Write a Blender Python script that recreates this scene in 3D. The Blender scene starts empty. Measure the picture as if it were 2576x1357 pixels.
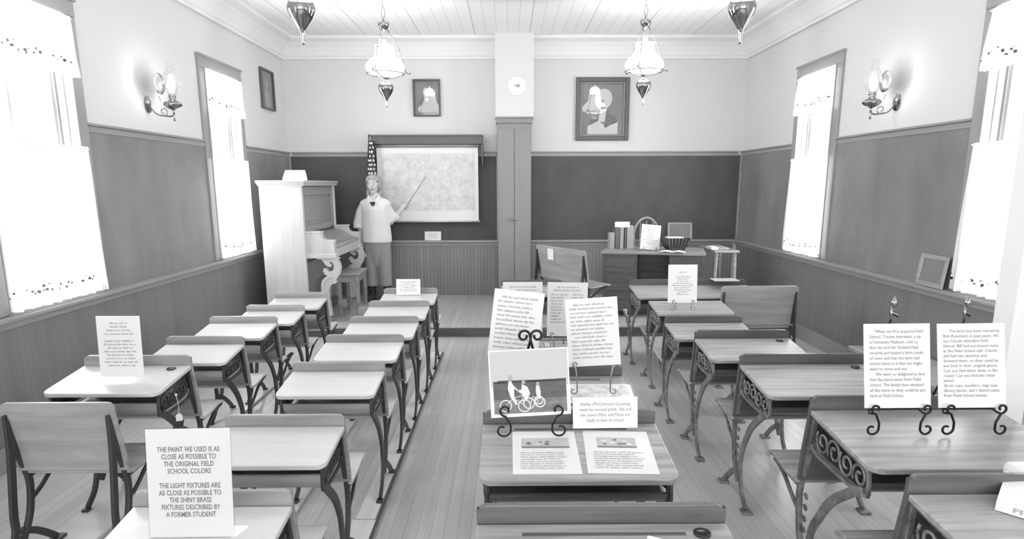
import bpy, bmesh, math, random
from mathutils import Vector, Matrix
random.seed(7)
sc = bpy.context.scene
col = sc.collection
PI = math.pi

# ------------------------------------------------------------------ camera
FPX = 1606.56
cd = bpy.data.cameras.new('camera'); cam = bpy.data.objects.new('camera', cd); col.objects.link(cam)
cd.sensor_width = 36.0; cd.lens = FPX / 2576 * 36; cd.shift_y = 101.5 / 2576; cd.clip_start = 0.02
_p, _y, _r = 0.19439, 0.005063, -0.002848
fw = Vector((math.sin(_y)*math.cos(_p), math.cos(_y)*math.cos(_p), -math.sin(_p)))
rt = Vector((math.cos(_y), -math.sin(_y), 0)); up = rt.cross(fw)
R_ = math.cos(_r)*rt + math.sin(_r)*up; U_ = -math.sin(_r)*rt + math.cos(_r)*up
cam.matrix_world = Matrix(((R_.x, U_.x, -fw.x, 0), (R_.y, U_.y, -fw.y, 0), (R_.z, U_.z, -fw.z, 1.5807), (0, 0, 0, 1)))
sc.camera = cam

# ------------------------------------------------------------------ world, exposure, window and fill light
sc.view_settings.view_transform = 'Standard'; sc.view_settings.look = 'None'
sc.view_settings.gamma = 1.0; sc.view_settings.use_curve_mapping = False
sc.view_settings.exposure = 0.25
sc.cycles.use_denoising = True
sc.cycles.max_bounces = 8; sc.cycles.diffuse_bounces = 5; sc.cycles.transparent_max_bounces = 16
sc.cycles.sample_clamp_indirect = 6.0
w = bpy.data.worlds.new('world'); sc.world = w; w.use_nodes = True
w.node_tree.nodes['Background'].inputs[0].default_value = (1, 1, 1, 1)
w.node_tree.nodes['Background'].inputs[1].default_value = 3.0

LW, RW, BW, FW = -2.838, 3.034, 8.4825, -3.0      # left, right, blackboard wall, wall behind the visitor
CEIL, PZ, PY = 3.37, 0.12, 6.56                   # ceiling height, teaching platform height and front edge
WIN_L = [(-2.10, -1.33), (0.60, 1.37), (3.57, 4.34), (6.26, 6.98)]   # window openings along each side wall
WIN_R = [(-2.10, -1.33), (0.60, 1.37), (3.44, 4.18), (6.16, 6.86)]
WZ0, WZ1 = 0.88, 2.65
ZK, ZU = 0.858, 1.995                             # chalk rail top, picture rail top

def area(name, loc, rot, sx, sy, power):
    l = bpy.data.lights.new(name, 'AREA'); l.shape = 'RECTANGLE'; l.size = sx; l.size_y = sy; l.energy = power
    o = bpy.data.objects.new(name, l); o.location = loc; o.rotation_euler = rot; col.objects.link(o); return o
DAY_L, DAY_R, FILL_B = (20, 55, 150, 190), (20, 40, 95, 200), 125
for (a, b), e_ in zip(WIN_L, DAY_L): area('daylight_or_fill', (LW - 0.42, (a+b)/2, 1.8), (0, -PI/2, 0), 1.9, 0.95, e_)
for (a, b), e_ in zip(WIN_R, DAY_R): area('daylight_or_fill', (RW + 0.42, (a+b)/2, 1.8), (0, PI/2, 0), 1.9, 0.95, e_)
area('daylight_or_fill', (0.1, FW - 0.35, 1.75), (PI/2, 0, 0), 4.4, 1.9, FILL_B)  # fill for camera-facing paper, through an added unseen rear window

# ------------------------------------------------------------------ materials (the photograph is black and white)
MATS = {}
def mat(name, v=0.5, rough=0.5, metal=0.0, spec=0.5, coat=0.0, coat_rough=0.1, grain=None, bump=None, emit=None, v2=None, trans=0.0):
    """grain: (sx,sy,sz,detail) noise scale mixing v and v2; bump: ('noise',scale,strength) or ('wave',axis,scale,strength)"""
    m = bpy.data.materials.new(name); m.use_nodes = True; nt = m.node_tree; b = nt.nodes['Principled BSDF']
    b.inputs['Base Color'].default_value = (v, v, v, 1); b.inputs['Roughness'].default_value = rough
    b.inputs['Metallic'].default_value = metal; b.inputs['Specular IOR Level'].default_value = spec
    b.inputs['Coat Weight'].default_value = coat; b.inputs['Coat Roughness'].default_value = coat_rough
    tc = nt.nodes.new('ShaderNodeTexCoord')
    if grain:
        mp = nt.nodes.new('ShaderNodeMapping'); mp.inputs['Scale'].default_value = grain[:3]
        n = nt.nodes.new('ShaderNodeTexNoise'); n.inputs['Scale'].default_value = 1; n.inputs['Detail'].default_value = grain[3]
        n.inputs['Roughness'].default_value = 0.6
        r = nt.nodes.new('ShaderNodeValToRGB'); r.color_ramp.elements[0].position = 0.32; r.color_ramp.elements[1].position = 0.68
        r.color_ramp.elements[0].color = (v, v, v, 1); r.color_ramp.elements[1].color = (v2, v2, v2, 1)
        nt.links.new(tc.outputs['Object'], mp.inputs[0]); nt.links.new(mp.outputs[0], n.inputs['Vector'])
        nt.links.new(n.outputs['Fac'], r.inputs[0]); nt.links.new(r.outputs[0], b.inputs['Base Color'])
    if bump:
        bp = nt.nodes.new('ShaderNodeBump'); bp.inputs['Strength'].default_value = bump[-1]; bp.inputs['Distance'].default_value = 0.01
        if bump[0] == 'noise':
            n = nt.nodes.new('ShaderNodeTexNoise'); n.inputs['Scale'].default_value = bump[1]; n.inputs['Detail'].default_value = 6
            nt.links.new(tc.outputs['Object'], n.inputs['Vector']); nt.links.new(n.outputs['Fac'], bp.inputs['Height'])
        nt.links.new(bp.outputs[0], b.inputs['Normal'])
    if emit:
        b.inputs['Emission Color'].default_value = (1, 1, 1, 1); b.inputs['Emission Strength'].default_value = emit
    MATS[name] = m
    return m

def groove_mat(name, v, axis, pitch, width, dark, rough=0.5, strength=0.5, seam=None, vary=0.0, streak=None, coat=0.0):
    """boards: fine grooves every `pitch` metres along `axis` (object coordinates), optional wide seam every `seam` metres"""
    m = mat(name, v, rough, coat=coat, coat_rough=0.25); nt = m.node_tree; b = nt.nodes['Principled BSDF']; L = nt.links.new
    tc = nt.nodes.new('ShaderNodeTexCoord'); sp = nt.nodes.new('ShaderNodeSeparateXYZ'); L(tc.outputs['Object'], sp.inputs[0])
    def math_(op, a, c=None):
        n = nt.nodes.new('ShaderNodeMath'); n.operation = op
        for i, x in enumerate((a, c)):
            if x is None: continue
            if isinstance(x, (int, float)): n.inputs[i].default_value = x
            else: L(x, n.inputs[i])
        return n.outputs[0]
    a = sp.outputs[axis]
    def line(p, wd):
        f = math_('FRACT', math_('DIVIDE', math_('ADD', a, 100.0), p))
        d = math_('ABSOLUTE', math_('SUBTRACT', f, 0.5))
        return math_('GREATER_THAN', d, 0.5 - wd / p / 2)
    g = line(pitch, width)
    if seam: g = math_('MAXIMUM', math_('MULTIPLY', g, 0.5), line(seam, 0.013))
    idx = math_('FLOOR', math_('DIVIDE', math_('ADD', a, 100.0), pitch))
    wn = nt.nodes.new('ShaderNodeTexWhiteNoise'); wn.noise_dimensions = '1D'; L(idx, wn.inputs['W'])
    base = math_('MULTIPLY_ADD', wn.outputs['Value'], vary); base.node.inputs[2].default_value = v - vary / 2
    if streak:
        mp = nt.nodes.new('ShaderNodeMapping'); mp.inputs['Scale'].default_value = streak[:3]
        n = nt.nodes.new('ShaderNodeTexNoise'); n.inputs['Scale'].default_value = 1; n.inputs['Detail'].default_value = 5
        L(tc.outputs['Object'], mp.inputs[0]); L(mp.outputs[0], n.inputs['Vector'])
        base = math_('ADD', base, math_('MULTIPLY', math_('SUBTRACT', n.outputs['Fac'], 0.5), streak[3]))
    keep = math_('SUBTRACT', 1.0, math_('MULTIPLY', g, 1.0 - dark))
    val = math_('MULTIPLY', base, keep)
    cb = nt.nodes.new('ShaderNodeCombineColor'); [L(val, cb.inputs[i]) for i in range(3)]
    L(cb.outputs[0], b.inputs['Base Color'])
    bp = nt.nodes.new('ShaderNodeBump'); bp.inputs['Strength'].default_value = strength; bp.inputs['Distance'].default_value = 0.005; bp.invert = True
    L(g, bp.inputs['Height']); L(bp.outputs[0], b.inputs['Normal'])
    return m

mat('plaster', 0.68, 0.75, spec=0.25, bump=('noise', 60, 0.05))
mat('cornice', 0.80, 0.6, spec=0.3, bump=('noise', 22, 0.35))
mat('trim', 0.29, 0.33, grain=(2, 2, 2, 3), v2=0.31)
mat('closet_paint', 0.225, 0.4, grain=(20, 20, 1, 3), v2=0.245)
mat('slate', 0.062, 0.5, grain=(3, 3, 1.6, 6), v2=0.088, spec=0.4)
mat('slate_chalk_glare', 0.17, 0.42, grain=(2.5, 2.5, 1.2, 6), v2=0.26, spec=0.6)  # paler than slate: chalk smears plus side-board glare put into the colour
mat('white_paint', 0.8, 0.5)
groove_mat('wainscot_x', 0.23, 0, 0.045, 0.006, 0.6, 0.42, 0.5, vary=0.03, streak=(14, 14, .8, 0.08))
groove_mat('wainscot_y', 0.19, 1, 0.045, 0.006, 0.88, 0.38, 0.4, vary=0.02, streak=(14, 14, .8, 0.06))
groove_mat('floor_boards', 0.50, 0, 0.062, 0.003, 0.65, 0.30, 0.35, vary=0.07, streak=(30, 1.2, 1, 0.22), coat=0.25)
groove_mat('ceiling_tin', 0.87, 0, 0.1328, 0.010, 0.66, 0.5, 0.6, seam=0.664, vary=0.02, streak=(12, 30, 1, 0.08))
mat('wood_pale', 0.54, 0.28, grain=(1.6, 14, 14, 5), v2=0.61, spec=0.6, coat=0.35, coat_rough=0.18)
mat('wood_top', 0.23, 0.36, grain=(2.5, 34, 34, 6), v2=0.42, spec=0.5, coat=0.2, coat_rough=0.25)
mat('plank_pale', 0.66, 0.45, grain=(20, 1.5, 1, 4), v2=0.78)
mat('wood_mid', 0.22, 0.38, grain=(2.5, 26, 26, 5), v2=0.34, coat=0.15)
mat('wood_dark', 0.07, 0.35, grain=(2.5, 30, 30, 5), v2=0.13, coat=0.15)
mat('wood_back', 0.25, 0.42, grain=(2.5, 20, 20, 5), v2=0.36)
mat('silvered', 0.85, 0.25, metal=1.0)
mat('iron', 0.05, 0.4, metal=0.3, bump=('noise', 120, 0.15))
mat('iron_pale', 0.30, 0.38, metal=0.35, bump=('noise', 90, 0.3), grain=(25, 25, 25, 4), v2=0.10)
mat('black_wire', 0.015, 0.35, metal=0.5)
mat('grey_wire', 0.35, 0.35, metal=0.8)
mat('brass', 0.36, 0.10, metal=1.0)
mat('paper', 0.77, 0.5, spec=0.3)
mat('paper_sleeve', 0.76, 0.25, spec=0.5, coat=0.2)
mat('card', 0.80, 0.5)
mat('ink', 0.20, 0.7); mat('ink_soft', 0.30, 0.7); mat('ink_pale', 0.45, 0.7)
mat('tan_card', 0.42, 0.6)
mat('piano_wood', 0.55, 0.22, grain=(12, 12, 1.2, 5), v2=0.64, spec=0.6, coat=0.5, coat_rough=0.15)
mat('keys', 0.7, 0.3); mat('black', 0.02, 0.4)
mat('frame_dark', 0.10, 0.4); mat('frame_light', 0.2, 0.4)
mat('pic_bg', 0.22, 0.6); mat('pic_dark', 0.15, 0.6); mat('pic_pale', 0.66, 0.6); mat('pic_mid', 0.36, 0.6)
mat('pic_sky', 0.50, 0.6); mat('pic_field', 0.07, 0.6, grain=(20, 20, 60, 4), v2=0.12); mat('pic_grass', 0.12, 0.6, grain=(30, 30, 60, 4), v2=0.24)
mat('skin', 0.56, 0.5); mat('lips', 0.22, 0.5); mat('hair', 0.27, 0.6, grain=(90, 90, 20, 4), v2=0.42)
mat('blouse', 0.74, 0.7, bump=('noise', 30, 0.25)); mat('trousers', 0.26, 0.8, grain=(20, 20, 3, 3), v2=0.30)
mat('shoe', 0.03, 0.4); mat('sock', 0.06, 0.8)
mat('flag_blue', 0.06, 0.7); mat('flag_white', 0.75, 0.7); mat('flag_red', 0.2, 0.7)
mat('globe_glass', 0.9, 0.2, emit=5.0)
mat('flame', 1, 0.5, emit=40.0)
mat('print_pale', 0.42, 0.35, grain=(22, 22, 22, 3), v2=0.8); mat('book_a', 0.22, 0.6); mat('book_b', 0.36, 0.6); mat('book_c', 0.13, 0.6)

def glass_mat(name, gloss=0.12, tint=0.97):
    m = bpy.data.materials.new(name); m.use_nodes = True; nt = m.node_tree; nt.nodes.clear()
    o = nt.nodes.new('ShaderNodeOutputMaterial'); mx = nt.nodes.new('ShaderNodeMixShader'); t = nt.nodes.new('ShaderNodeBsdfTransparent')
    g = nt.nodes.new('ShaderNodeBsdfGlossy'); lw = nt.nodes.new('ShaderNodeLayerWeight'); pw = nt.nodes.new('ShaderNodeMath'); pw.operation = 'POWER'; pw.inputs[1].default_value = 4.0; f = nt.nodes.new('ShaderNodeMath'); f.operation = 'MULTIPLY_ADD'; f.inputs[1].default_value = 0.55; f.inputs[2].default_value = 0.045; nt.links.new(lw.outputs['Facing'], pw.inputs[0]); nt.links.new(pw.outputs[0], f.inputs[0])
    t.inputs[0].default_value = (tint, tint, tint, 1); g.inputs['Roughness'].default_value = 0.03
    L = nt.links.new; L(f.outputs[0], mx.inputs[0]); L(t.outputs[0], mx.inputs[1]); L(g.outputs[0], mx.inputs[2]); L(mx.outputs[0], o.inputs[0])
    MATS[name] = m
glass_mat('glass')
def curtain_mat():
    m = bpy.data.materials.new('curtain'); m.use_nodes = True; nt = m.node_tree; nt.nodes.clear(); L = nt.links.new
    o = nt.nodes.new('ShaderNodeOutputMaterial'); a1 = nt.nodes.new('ShaderNodeMixShader'); a2 = nt.nodes.new('ShaderNodeMixShader')
    d = nt.nodes.new('ShaderNodeBsdfDiffuse'); t = nt.nodes.new('ShaderNodeBsdfTranslucent'); tr = nt.nodes.new('ShaderNodeBsdfTransparent')
    # a printed band of small flowers close above the hem (object coordinate z = height above the hem)
    tc = nt.nodes.new('ShaderNodeTexCoord'); sp = nt.nodes.new('ShaderNodeSeparateXYZ'); L(tc.outputs['Object'], sp.inputs[0])
    v = nt.nodes.new('ShaderNodeTexVoronoi'); v.inputs['Scale'].default_value = 32; L(tc.outputs['Object'], v.inputs['Vector'])
    def mth(op, a, b):
        n = nt.nodes.new('ShaderNodeMath'); n.operation = op
        for i, x in enumerate((a, b)):
            if isinstance(x, (int, float)): n.inputs[i].default_value = x
            else: L(x, n.inputs[i])
        return n.outputs[0]
    wv = mth('MULTIPLY', mth('SINE', mth('MULTIPLY', sp.outputs[0], 30.0), 0), 0.014)
    band = mth('LESS_THAN', mth('ABSOLUTE', mth('SUBTRACT', mth('SUBTRACT', sp.outputs[2], 0.085), wv), 0), 0.022)
    dots = mth('LESS_THAN', v.outputs['Distance'], 0.34)
    k = mth('MULTIPLY', band, dots)
    mix = nt.nodes.new('ShaderNodeMixRGB'); mix.inputs[1].default_value = (.92, .92, .92, 1); mix.inputs[2].default_value = (.03, .03, .03, 1)
    L(k, mix.inputs[0]); L(mix.outputs[0], d.inputs[0]); L(mix.outputs[0], t.inputs[0])
    a1.inputs[0].default_value = 0.55; L(d.outputs[0], a1.inputs[1]); L(t.outputs[0], a1.inputs[2])
    L(mth('MULTIPLY', mth('SUBTRACT', 1.0, k), 0.18), a2.inputs[0]); L(a1.outputs[0], a2.inputs[1]); L(tr.outputs[0], a2.inputs[2]); L(a2.outputs[0], o.inputs[0])
    MATS['curtain'] = m
curtain_mat()
def map_mat():
    m = mat('map_print', 0.7, 0.45); nt = m.node_tree; b = nt.nodes['Principled BSDF']; L = nt.links.new
    tc = nt.nodes.new('ShaderNodeTexCoord'); br = nt.nodes.new('ShaderNodeTexBrick'); n = nt.nodes.new('ShaderNodeTexNoise')
    mp = nt.nodes.new('ShaderNodeMapping'); mp.inputs['Rotation'].default_value = (PI/2, 0, 0); L(tc.outputs['Object'], mp.inputs[0])
    br.inputs['Scale'].default_value = 1; br.inputs['Brick Width'].default_value = 0.036; br.inputs['Row Height'].default_value = 0.033
    br.inputs['Mortar Size'].default_value = 0.0012; br.offset = 0.0; br.inputs['Bias'].default_value = 0.2; L(mp.outputs[0], br.inputs['Vector'])
    br.inputs['Color1'].default_value = (.66, .66, .66, 1); br.inputs['Color2'].default_value = (.73, .73, .73, 1); br.inputs['Mortar'].default_value = (.56, .56, .56, 1)
    n.inputs['Scale'].default_value = 9; n.inputs['Detail'].default_value = 10; n.inputs['Roughness'].default_value = 0.75; L(tc.outputs['Object'], n.inputs['Vector'])
    r = nt.nodes.new('ShaderNodeValToRGB'); r.color_ramp.elements[0].position = .35; r.color_ramp.elements[1].position = .62
    r.color_ramp.elements[0].color = (.72, .72, .72, 1); r.color_ramp.elements[1].color = (1, 1, 1, 1); L(n.outputs['Fac'], r.inputs[0])
    mx = nt.nodes.new('ShaderNodeMixRGB'); mx.blend_type = 'MULTIPLY'; mx.inputs[0].default_value = 1
    L(br.outputs[0], mx.inputs[1]); L(r.outputs[0], mx.inputs[2]); L(mx.outputs[0], b.inputs['Base Color'])
map_mat()

# ------------------------------------------------------------------ helpers
def link(name, bm, m, parent=None, smooth=False, bevel=0.0):
    me = bpy.data.meshes.new(name); bmesh.ops.recalc_face_normals(bm, faces=bm.faces[:]); bm.to_mesh(me); bm.free()
    ms = m if isinstance(m, (list, tuple)) else [m]
    for x in ms: me.materials.append(MATS[x])
    if smooth:
        for p in me.polygons: p.use_smooth = True
    o = bpy.data.objects.new(name, me); col.objects.link(o); o.parent = parent
    if bevel:
        b = o.modifiers.new('bevel', 'BEVEL'); b.width = bevel; b.segments = 2; b.limit_method = 'ANGLE'; b.angle_limit = 0.7
    return o
def tag(o, label, cat, group=None, kind=None):
    o['label'] = label; o['category'] = cat
    if group: o['group'] = group
    if kind: o['kind'] = kind
    return o
def thing(name, label, cat, loc=(0, 0, 0), rz=0, group=None):
    o = bpy.data.objects.new(name, None); col.objects.link(o); o.empty_display_size = 0.05
    o.location = loc; o.rotation_euler = (0, 0, rz); return tag(o, label, cat, group)
def struct(o):
    o['kind'] = 'structure'; return o
def copy_tree(o, parent=None):
    c = o.copy(); col.objects.link(c); c.parent = parent
    for ch in list(o.children): copy_tree(ch, c)
    return c
def NB(): return bmesh.new()
def box(bm, x0, x1, y0, y1, z0, z1, mi=0):
    v = [bm.verts.new(p) for p in ((x0,y0,z0),(x1,y0,z0),(x1,y1,z0),(x0,y1,z0),(x0,y0,z1),(x1,y0,z1),(x1,y1,z1),(x0,y1,z1))]
    for f in ((0,3,2,1),(4,5,6,7),(0,1,5,4),(1,2,6,5),(2,3,7,6),(3,0,4,7)):
        bm.faces.new([v[i] for i in f]).material_index = mi
    return v
def B(*a):
    bm = NB(); box(bm, *a); return bm
def rings(bm, R, cap=True, closed=False, mi=0):
    n = len(R[0]); V = [[bm.verts.new(p) for p in r] for r in R]
    m = len(V)
    for i in range(m if closed else m - 1):
        a, b = V[i], V[(i+1) % m]
        for j in range(n):
            try: bm.faces.new((a[j], a[(j+1) % n], b[(j+1) % n], b[j])).material_index = mi
            except ValueError: pass
    if cap and not closed:
        bm.faces.new(list(reversed(V[0]))).material_index = mi; bm.faces.new(V[-1]).material_index = mi
def tube(bm, pts, r, n=8, mi=0, closed=False):
    P = [Vector(p) for p in pts]; rs = r if isinstance(r, (list, tuple)) else [r] * len(P)
    R = []; ref = None
    for i, p in enumerate(P):
        if closed: t = P[(i+1) % len(P)] - P[i-1]
        else: t = (P[min(i+1, len(P)-1)] - P[max(i-1, 0)])
        if t.length < 1e-9: t = Vector((0, 0, 1))
        t.normalize()
        if ref is None: ref = Vector((1, 0, 0)) if abs(t.x) < 0.8 else Vector((0, 1, 0))
        u = (ref - t * ref.dot(t)).normalized(); ref = u; v = t.cross(u)
        R.append([p + (u*math.cos(2*PI*k/n) + v*math.sin(2*PI*k/n)) * rs[i] for k in range(n)])
    rings(bm, R, closed=closed, mi=mi)
def lathe(bm, prof, c=(0, 0, 0), n=24, mi=0, cap=True):
    R = [[Vector((c[0] + r*math.cos(2*PI*k/n), c[1] + r*math.sin(2*PI*k/n), c[2] + z)) for k in range(n)] for r, z in prof]
    rings(bm, R, cap=cap, mi=mi)
def bar(bm, pts, wid, xs, x0=0.0, mi=0):
    """planar bar: path (y,z) in the plane x=x0; wid = width in the plane, xs = extent along x (numbers or lists)"""
    n = len(pts); W = wid if isinstance(wid, (list, tuple)) else [wid]*n; X = xs if isinstance(xs, (list, tuple)) else [xs]*n
    R = []
    for i, (y, z) in enumerate(pts):
        a = pts[max(i-1, 0)]; b = pts[min(i+1, n-1)]; t = Vector((b[0]-a[0], b[1]-a[1])); t.normalize(); nx, nz = -t.y, t.x
        h = W[i]/2; s = X[i]/2
        R.append([Vector((x0-s, y+nx*h, z+nz*h)), Vector((x0+s, y+nx*h, z+nz*h)), Vector((x0+s, y-nx*h, z-nz*h)), Vector((x0-s, y-nx*h, z-nz*h))])
    rings(bm, R, mi=mi)
def smooth_path(pts, sub=5):
    out = []; n = len(pts)
    for i in range(n-1):
        p0 = pts[max(i-1, 0)]; p1 = pts[i]; p2 = pts[i+1]; p3 = pts[min(i+2, n-1)]
        for k in range(sub):
            t = k/sub
            out.append(tuple(0.5*((2*b) + (-a+c)*t + (2*a-5*b+4*c-d)*t*t + (-a+3*b-3*c+d)*t**3) for a, b, c, d in zip(p0, p1, p2, p3)))
    out.append(tuple(pts[-1])); return out
def spiral(c, r0, r1, a0, a1, n=18):
    """points (a,b) of a plane spiral"""
    return [(c[0] + (r0+(r1-r0)*t/n)*math.cos(a0+(a1-a0)*t/n), c[1] + (r0+(r1-r0)*t/n)*math.sin(a0+(a1-a0)*t/n)) for t in range(n+1)]
def poly_prism(bm, pts, y0, y1, mi=0):
    """outline (x,z) extruded from y0 to y1"""
    a = [bm.verts.new((x, y0, z)) for x, z in pts]; b = [bm.verts.new((x, y1, z)) for x, z in pts]
    n = len(pts)
    bm.faces.new(a).material_index = mi; bm.faces.new(list(reversed(b))).material_index = mi
    for i in range(n): bm.faces.new((a[i], b[i], b[(i+1) % n], a[(i+1) % n])).material_index = mi
def disc(bm, c, rx, rz, y0, y1, mi=0, n=20, rot=0):
    pts = []
    for k in range(n):
        a = 2*PI*k/n; x, z = rx*math.cos(a), rz*math.sin(a)
        pts.append((c[0] + x*math.cos(rot) - z*math.sin(rot), c[1] + x*math.sin(rot) + z*math.cos(rot)))
    poly_prism(bm, pts, y0, y1, mi)
def ring2d(bm, c, r, wd, y0, y1, mi=0, n=24):
    R = []
    for k in range(n):
        a = 2*PI*k/n; ca, sa = math.cos(a), math.sin(a)
        R.append([Vector((c[0]+q*ca, y, c[1]+q*sa)) for q, y in ((r-wd/2, y0), (r+wd/2, y0), (r+wd/2, y1), (r-wd/2, y1))])
    rings(bm, R, closed=True, mi=mi)
def lettering(parent, text, wmax, hmax, top, m='ink', align='CENTER', y=-0.0016, left=0.0, bold=0.0, flat=False, name='lettering', line=1.15):
    cu = bpy.data.curves.new('tmp', 'FONT'); cu.body = text; cu.align_x = align; cu.size = 0.1; cu.space_line = line; cu.resolution_u = 2
    cu.offset = bold
    o = bpy.data.objects.new('tmp', cu); col.objects.link(o)
    dg = bpy.context.evaluated_depsgraph_get(); me = bpy.data.meshes.new_from_object(o.evaluated_get(dg))
    bpy.data.objects.remove(o); bpy.data.curves.remove(cu)
    xs = [v.co.x for v in me.vertices]; ys = [v.co.y for v in me.vertices]
    cx, wd, ty, ht = (min(xs)+max(xs))/2, max(xs)-min(xs), max(ys), max(ys)-min(ys)
    sx = wmax/wd; sy = hmax/ht
    for v in me.vertices:
        x = (v.co.x-cx)*sx + left; z = (v.co.y-ty)*sy + top
        v.co = (x, z, -y) if flat else (x, y, z)
    me.name = name; me.materials.clear(); me.materials.append(MATS[m])
    q = bpy.data.objects.new(name, me); col.objects.link(q); q.parent = parent; return q

def blurred_lines(parent, lines, x0, x1, top, pitch, y=-.0012, m='ink_pale', flat=False, name='lettering', seed=1, ch=.0052):
    """rows of unreadable small print; each row is (start, end, [word ends]) in fractions of the width"""
    rnd = random.Random(seed); bm = NB(); W_ = x1-x0
    for k, row in enumerate(lines):
        a, b = row; z = top - k*pitch; x = x0 + a*W_; e = x0 + b*W_
        while x < e:
            n = rnd.randint(3, 9)
            for _ in range(n):
                h = pitch*rnd.choice((.30, .34, .34, .48)); lo = -pitch*.1*(rnd.random() < .15)
                q = (x, min(x+ch*.86, e), z+lo, z+h)
                v = [(q[0], y, q[2]), (q[1], y, q[2]), (q[1], y, q[3]), (q[0], y, q[3])]
                if flat: v = [(p[0], p[2], -p[1]) for p in v]
                bm.faces.new([bm.verts.new(p) for p in v]); x += ch
                if x >= e: break
            x += ch*.9
    return link(name, bm, m, parent)
def para(n, seed, ind=()):
    r = random.Random(seed); return [(.08 if k in ind else 0, 1 - r.random()*.22) for k in range(n)]
def centred(n, seed, lo=.3):
    r = random.Random(seed); out = []
    for k in range(n): q = r.uniform(0, lo); out.append((q, 1-q))
    return out

# ------------------------------------------------------------------ the room
struct(link('floor', B(LW-.15, RW+.15, FW-.15, BW+.15, -.08, 0), 'floor_boards'))
struct(link('ceiling', B(LW-.15, RW+.15, FW-.15, BW+.15, CEIL, CEIL+.08), 'ceiling_tin'))
def side_wall(name, x0, x1, wins):
    bm = NB(); ys = FW - .15
    for a, b in wins:
        box(bm, x0, x1, ys, a, 0, CEIL); box(bm, x0, x1, a, b, 0, WZ0); box(bm, x0, x1, a, b, WZ1, CEIL); ys = b
    box(bm, x0, x1, ys, BW+.15, 0, CEIL); return struct(link(name, bm, 'plaster'))
side_wall('wall_left', LW-.16, LW, WIN_L); side_wall('wall_right', RW, RW+.16, WIN_R)
struct(link('wall_back', B(LW, RW, BW, BW+.15, 0, CEIL), 'plaster'))
bm = NB(); box(bm, LW, RW, FW-.15, FW, 0, .75); box(bm, LW, RW, FW-.15, FW, 2.75, CEIL); box(bm, LW, -2.2, FW-.15, FW, .75, 2.75)
box(bm, 2.4, RW, FW-.15, FW, .75, 2.75); struct(link('wall_front', bm, 'plaster'))
bm = NB()
for x in (-2.2, -1.05, .1, 1.25, 2.36): box(bm, x, x+.04, FW-.1, FW-.05, .75, 2.75)
box(bm, -2.2, 2.4, FW-.1, FW-.05, 1.73, 1.77)
wb = struct(link('window_9', bm, 'white_paint'))  # added window out of view, put in to let the fill light through
link('pane', B(-2.2, 2.4, FW-.08, FW-.075, .75, 2.75), 'glass', wb)
struct(link('platform', B(LW, RW, PY, BW, 0, PZ-.022), 'wood_dark'))
struct(link('platform_deck', B(LW, RW, PY-.02, BW, PZ-.022, PZ), 'floor_boards', bevel=.004))

# chimney breast and cornice
struct(link('chimney_breast', B(-.155, .315, 8.18, BW, 2.395, CEIL), 'plaster'))
def cornice(name, p0, p1, nrm, mit0=1, mit1=1):
    prof = [(0, 3.12), (.035, 3.12), (.035, 3.145), (.05, 3.16), (.062, 3.20), (.09, 3.255), (.135, 3.305), (.19, 3.328), (.205, 3.335), (.205, 3.362), (.23, 3.37), (0, 3.37)]
    p0, p1, nrm = Vector(p0), Vector(p1), Vector(nrm); d = (p1-p0).normalized(); R = []
    for p, s, mt in ((p0, 1, mit0), (p1, -1, mit1)): R.append([p + nrm*a + d*(a*s*mt) + Vector((0, 0, z)) for a, z in prof])
    bm = NB(); rings(bm, R); return struct(link(name, bm, 'cornice'))
cornice('trim_1', (LW, FW, 0), (LW, BW, 0), (1, 0, 0)); cornice('trim_2', (RW, FW, 0), (RW, BW, 0), (-1, 0, 0))
cornice('trim_3', (LW, BW, 0), (-.155, BW, 0), (0, -1, 0), 1, 0); cornice('trim_4', (.315, BW, 0), (RW, BW, 0), (0, -1, 0), 0, 1)

TN = [5]
def trim(bm, m='trim', bevel=.004):
    o = struct(link('trim_%d' % TN[0], bm, m, bevel=bevel)); TN[0] += 1; return o
def spans(wins, casing=.115):
    out = []; y = FW
    for a, b in wins: out.append((y, a-casing)); y = b+casing
    out.append((y, BW)); return out
def rail(x, s, a, b, kind):
    """moulded rail along y on a side wall; s = direction into the room"""
    bm = NB()
    def bx(d, z0, z1): box(bm, min(x, x+s*d), max(x, x+s*d), a, b, z0, z1)
    if kind == 'up': bx(.018, ZU-.062, ZU-.018); bx(.034, ZU-.018, ZU)
    else: bx(.02, ZK-.075, ZK-.028); bx(.062, ZK-.028, ZK-.006); bx(.05, ZK-.03, ZK)
    trim(bm)
for x, s, wins in ((LW, 1, WIN_L), (RW, -1, WIN_R)):
    for a, b in spans(wins): rail(x, s, a, b, 'up')
    rail(x, s, FW, BW, 'chalk')
    bm = NB(); box(bm, min(x, x+s*.012), max(x, x+s*.012), FW, BW, 0, ZK-.07); trim(bm, 'wainscot_y', 0)
    bm = NB(); box(bm, min(x, x+s*.03), max(x, x+s*.03), FW, PY, 0, .14); struct(link('baseboard_left' if s > 0 else 'baseboard_right', bm, 'trim'))
for a, b in ((LW+.06, -.14), (.29, RW-.06)):
    bm = NB(); box(bm, a, b, BW-.018, BW, ZU-.062, ZU-.018); box(bm, a, b, BW-.034, BW, ZU-.018, ZU); trim(bm)
    bm = NB(); box(bm, a, b, BW-.02, BW, ZK-.075, ZK-.028); box(bm, a, b, BW-.062, BW, ZK-.028, ZK); trim(bm)
    bm = NB(); box(bm, a, b, BW-.012, BW, PZ, ZK-.07); trim(bm, 'wainscot_x', 0)
bm = NB(); box(bm, LW+.012, LW+.036, BW-.036, BW-.012, ZK, ZU-.05); trim(bm)
bm = NB(); box(bm, RW-.034, RW-.01, BW-.036, BW-.01, ZK, ZU-.05); trim(bm)

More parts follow.
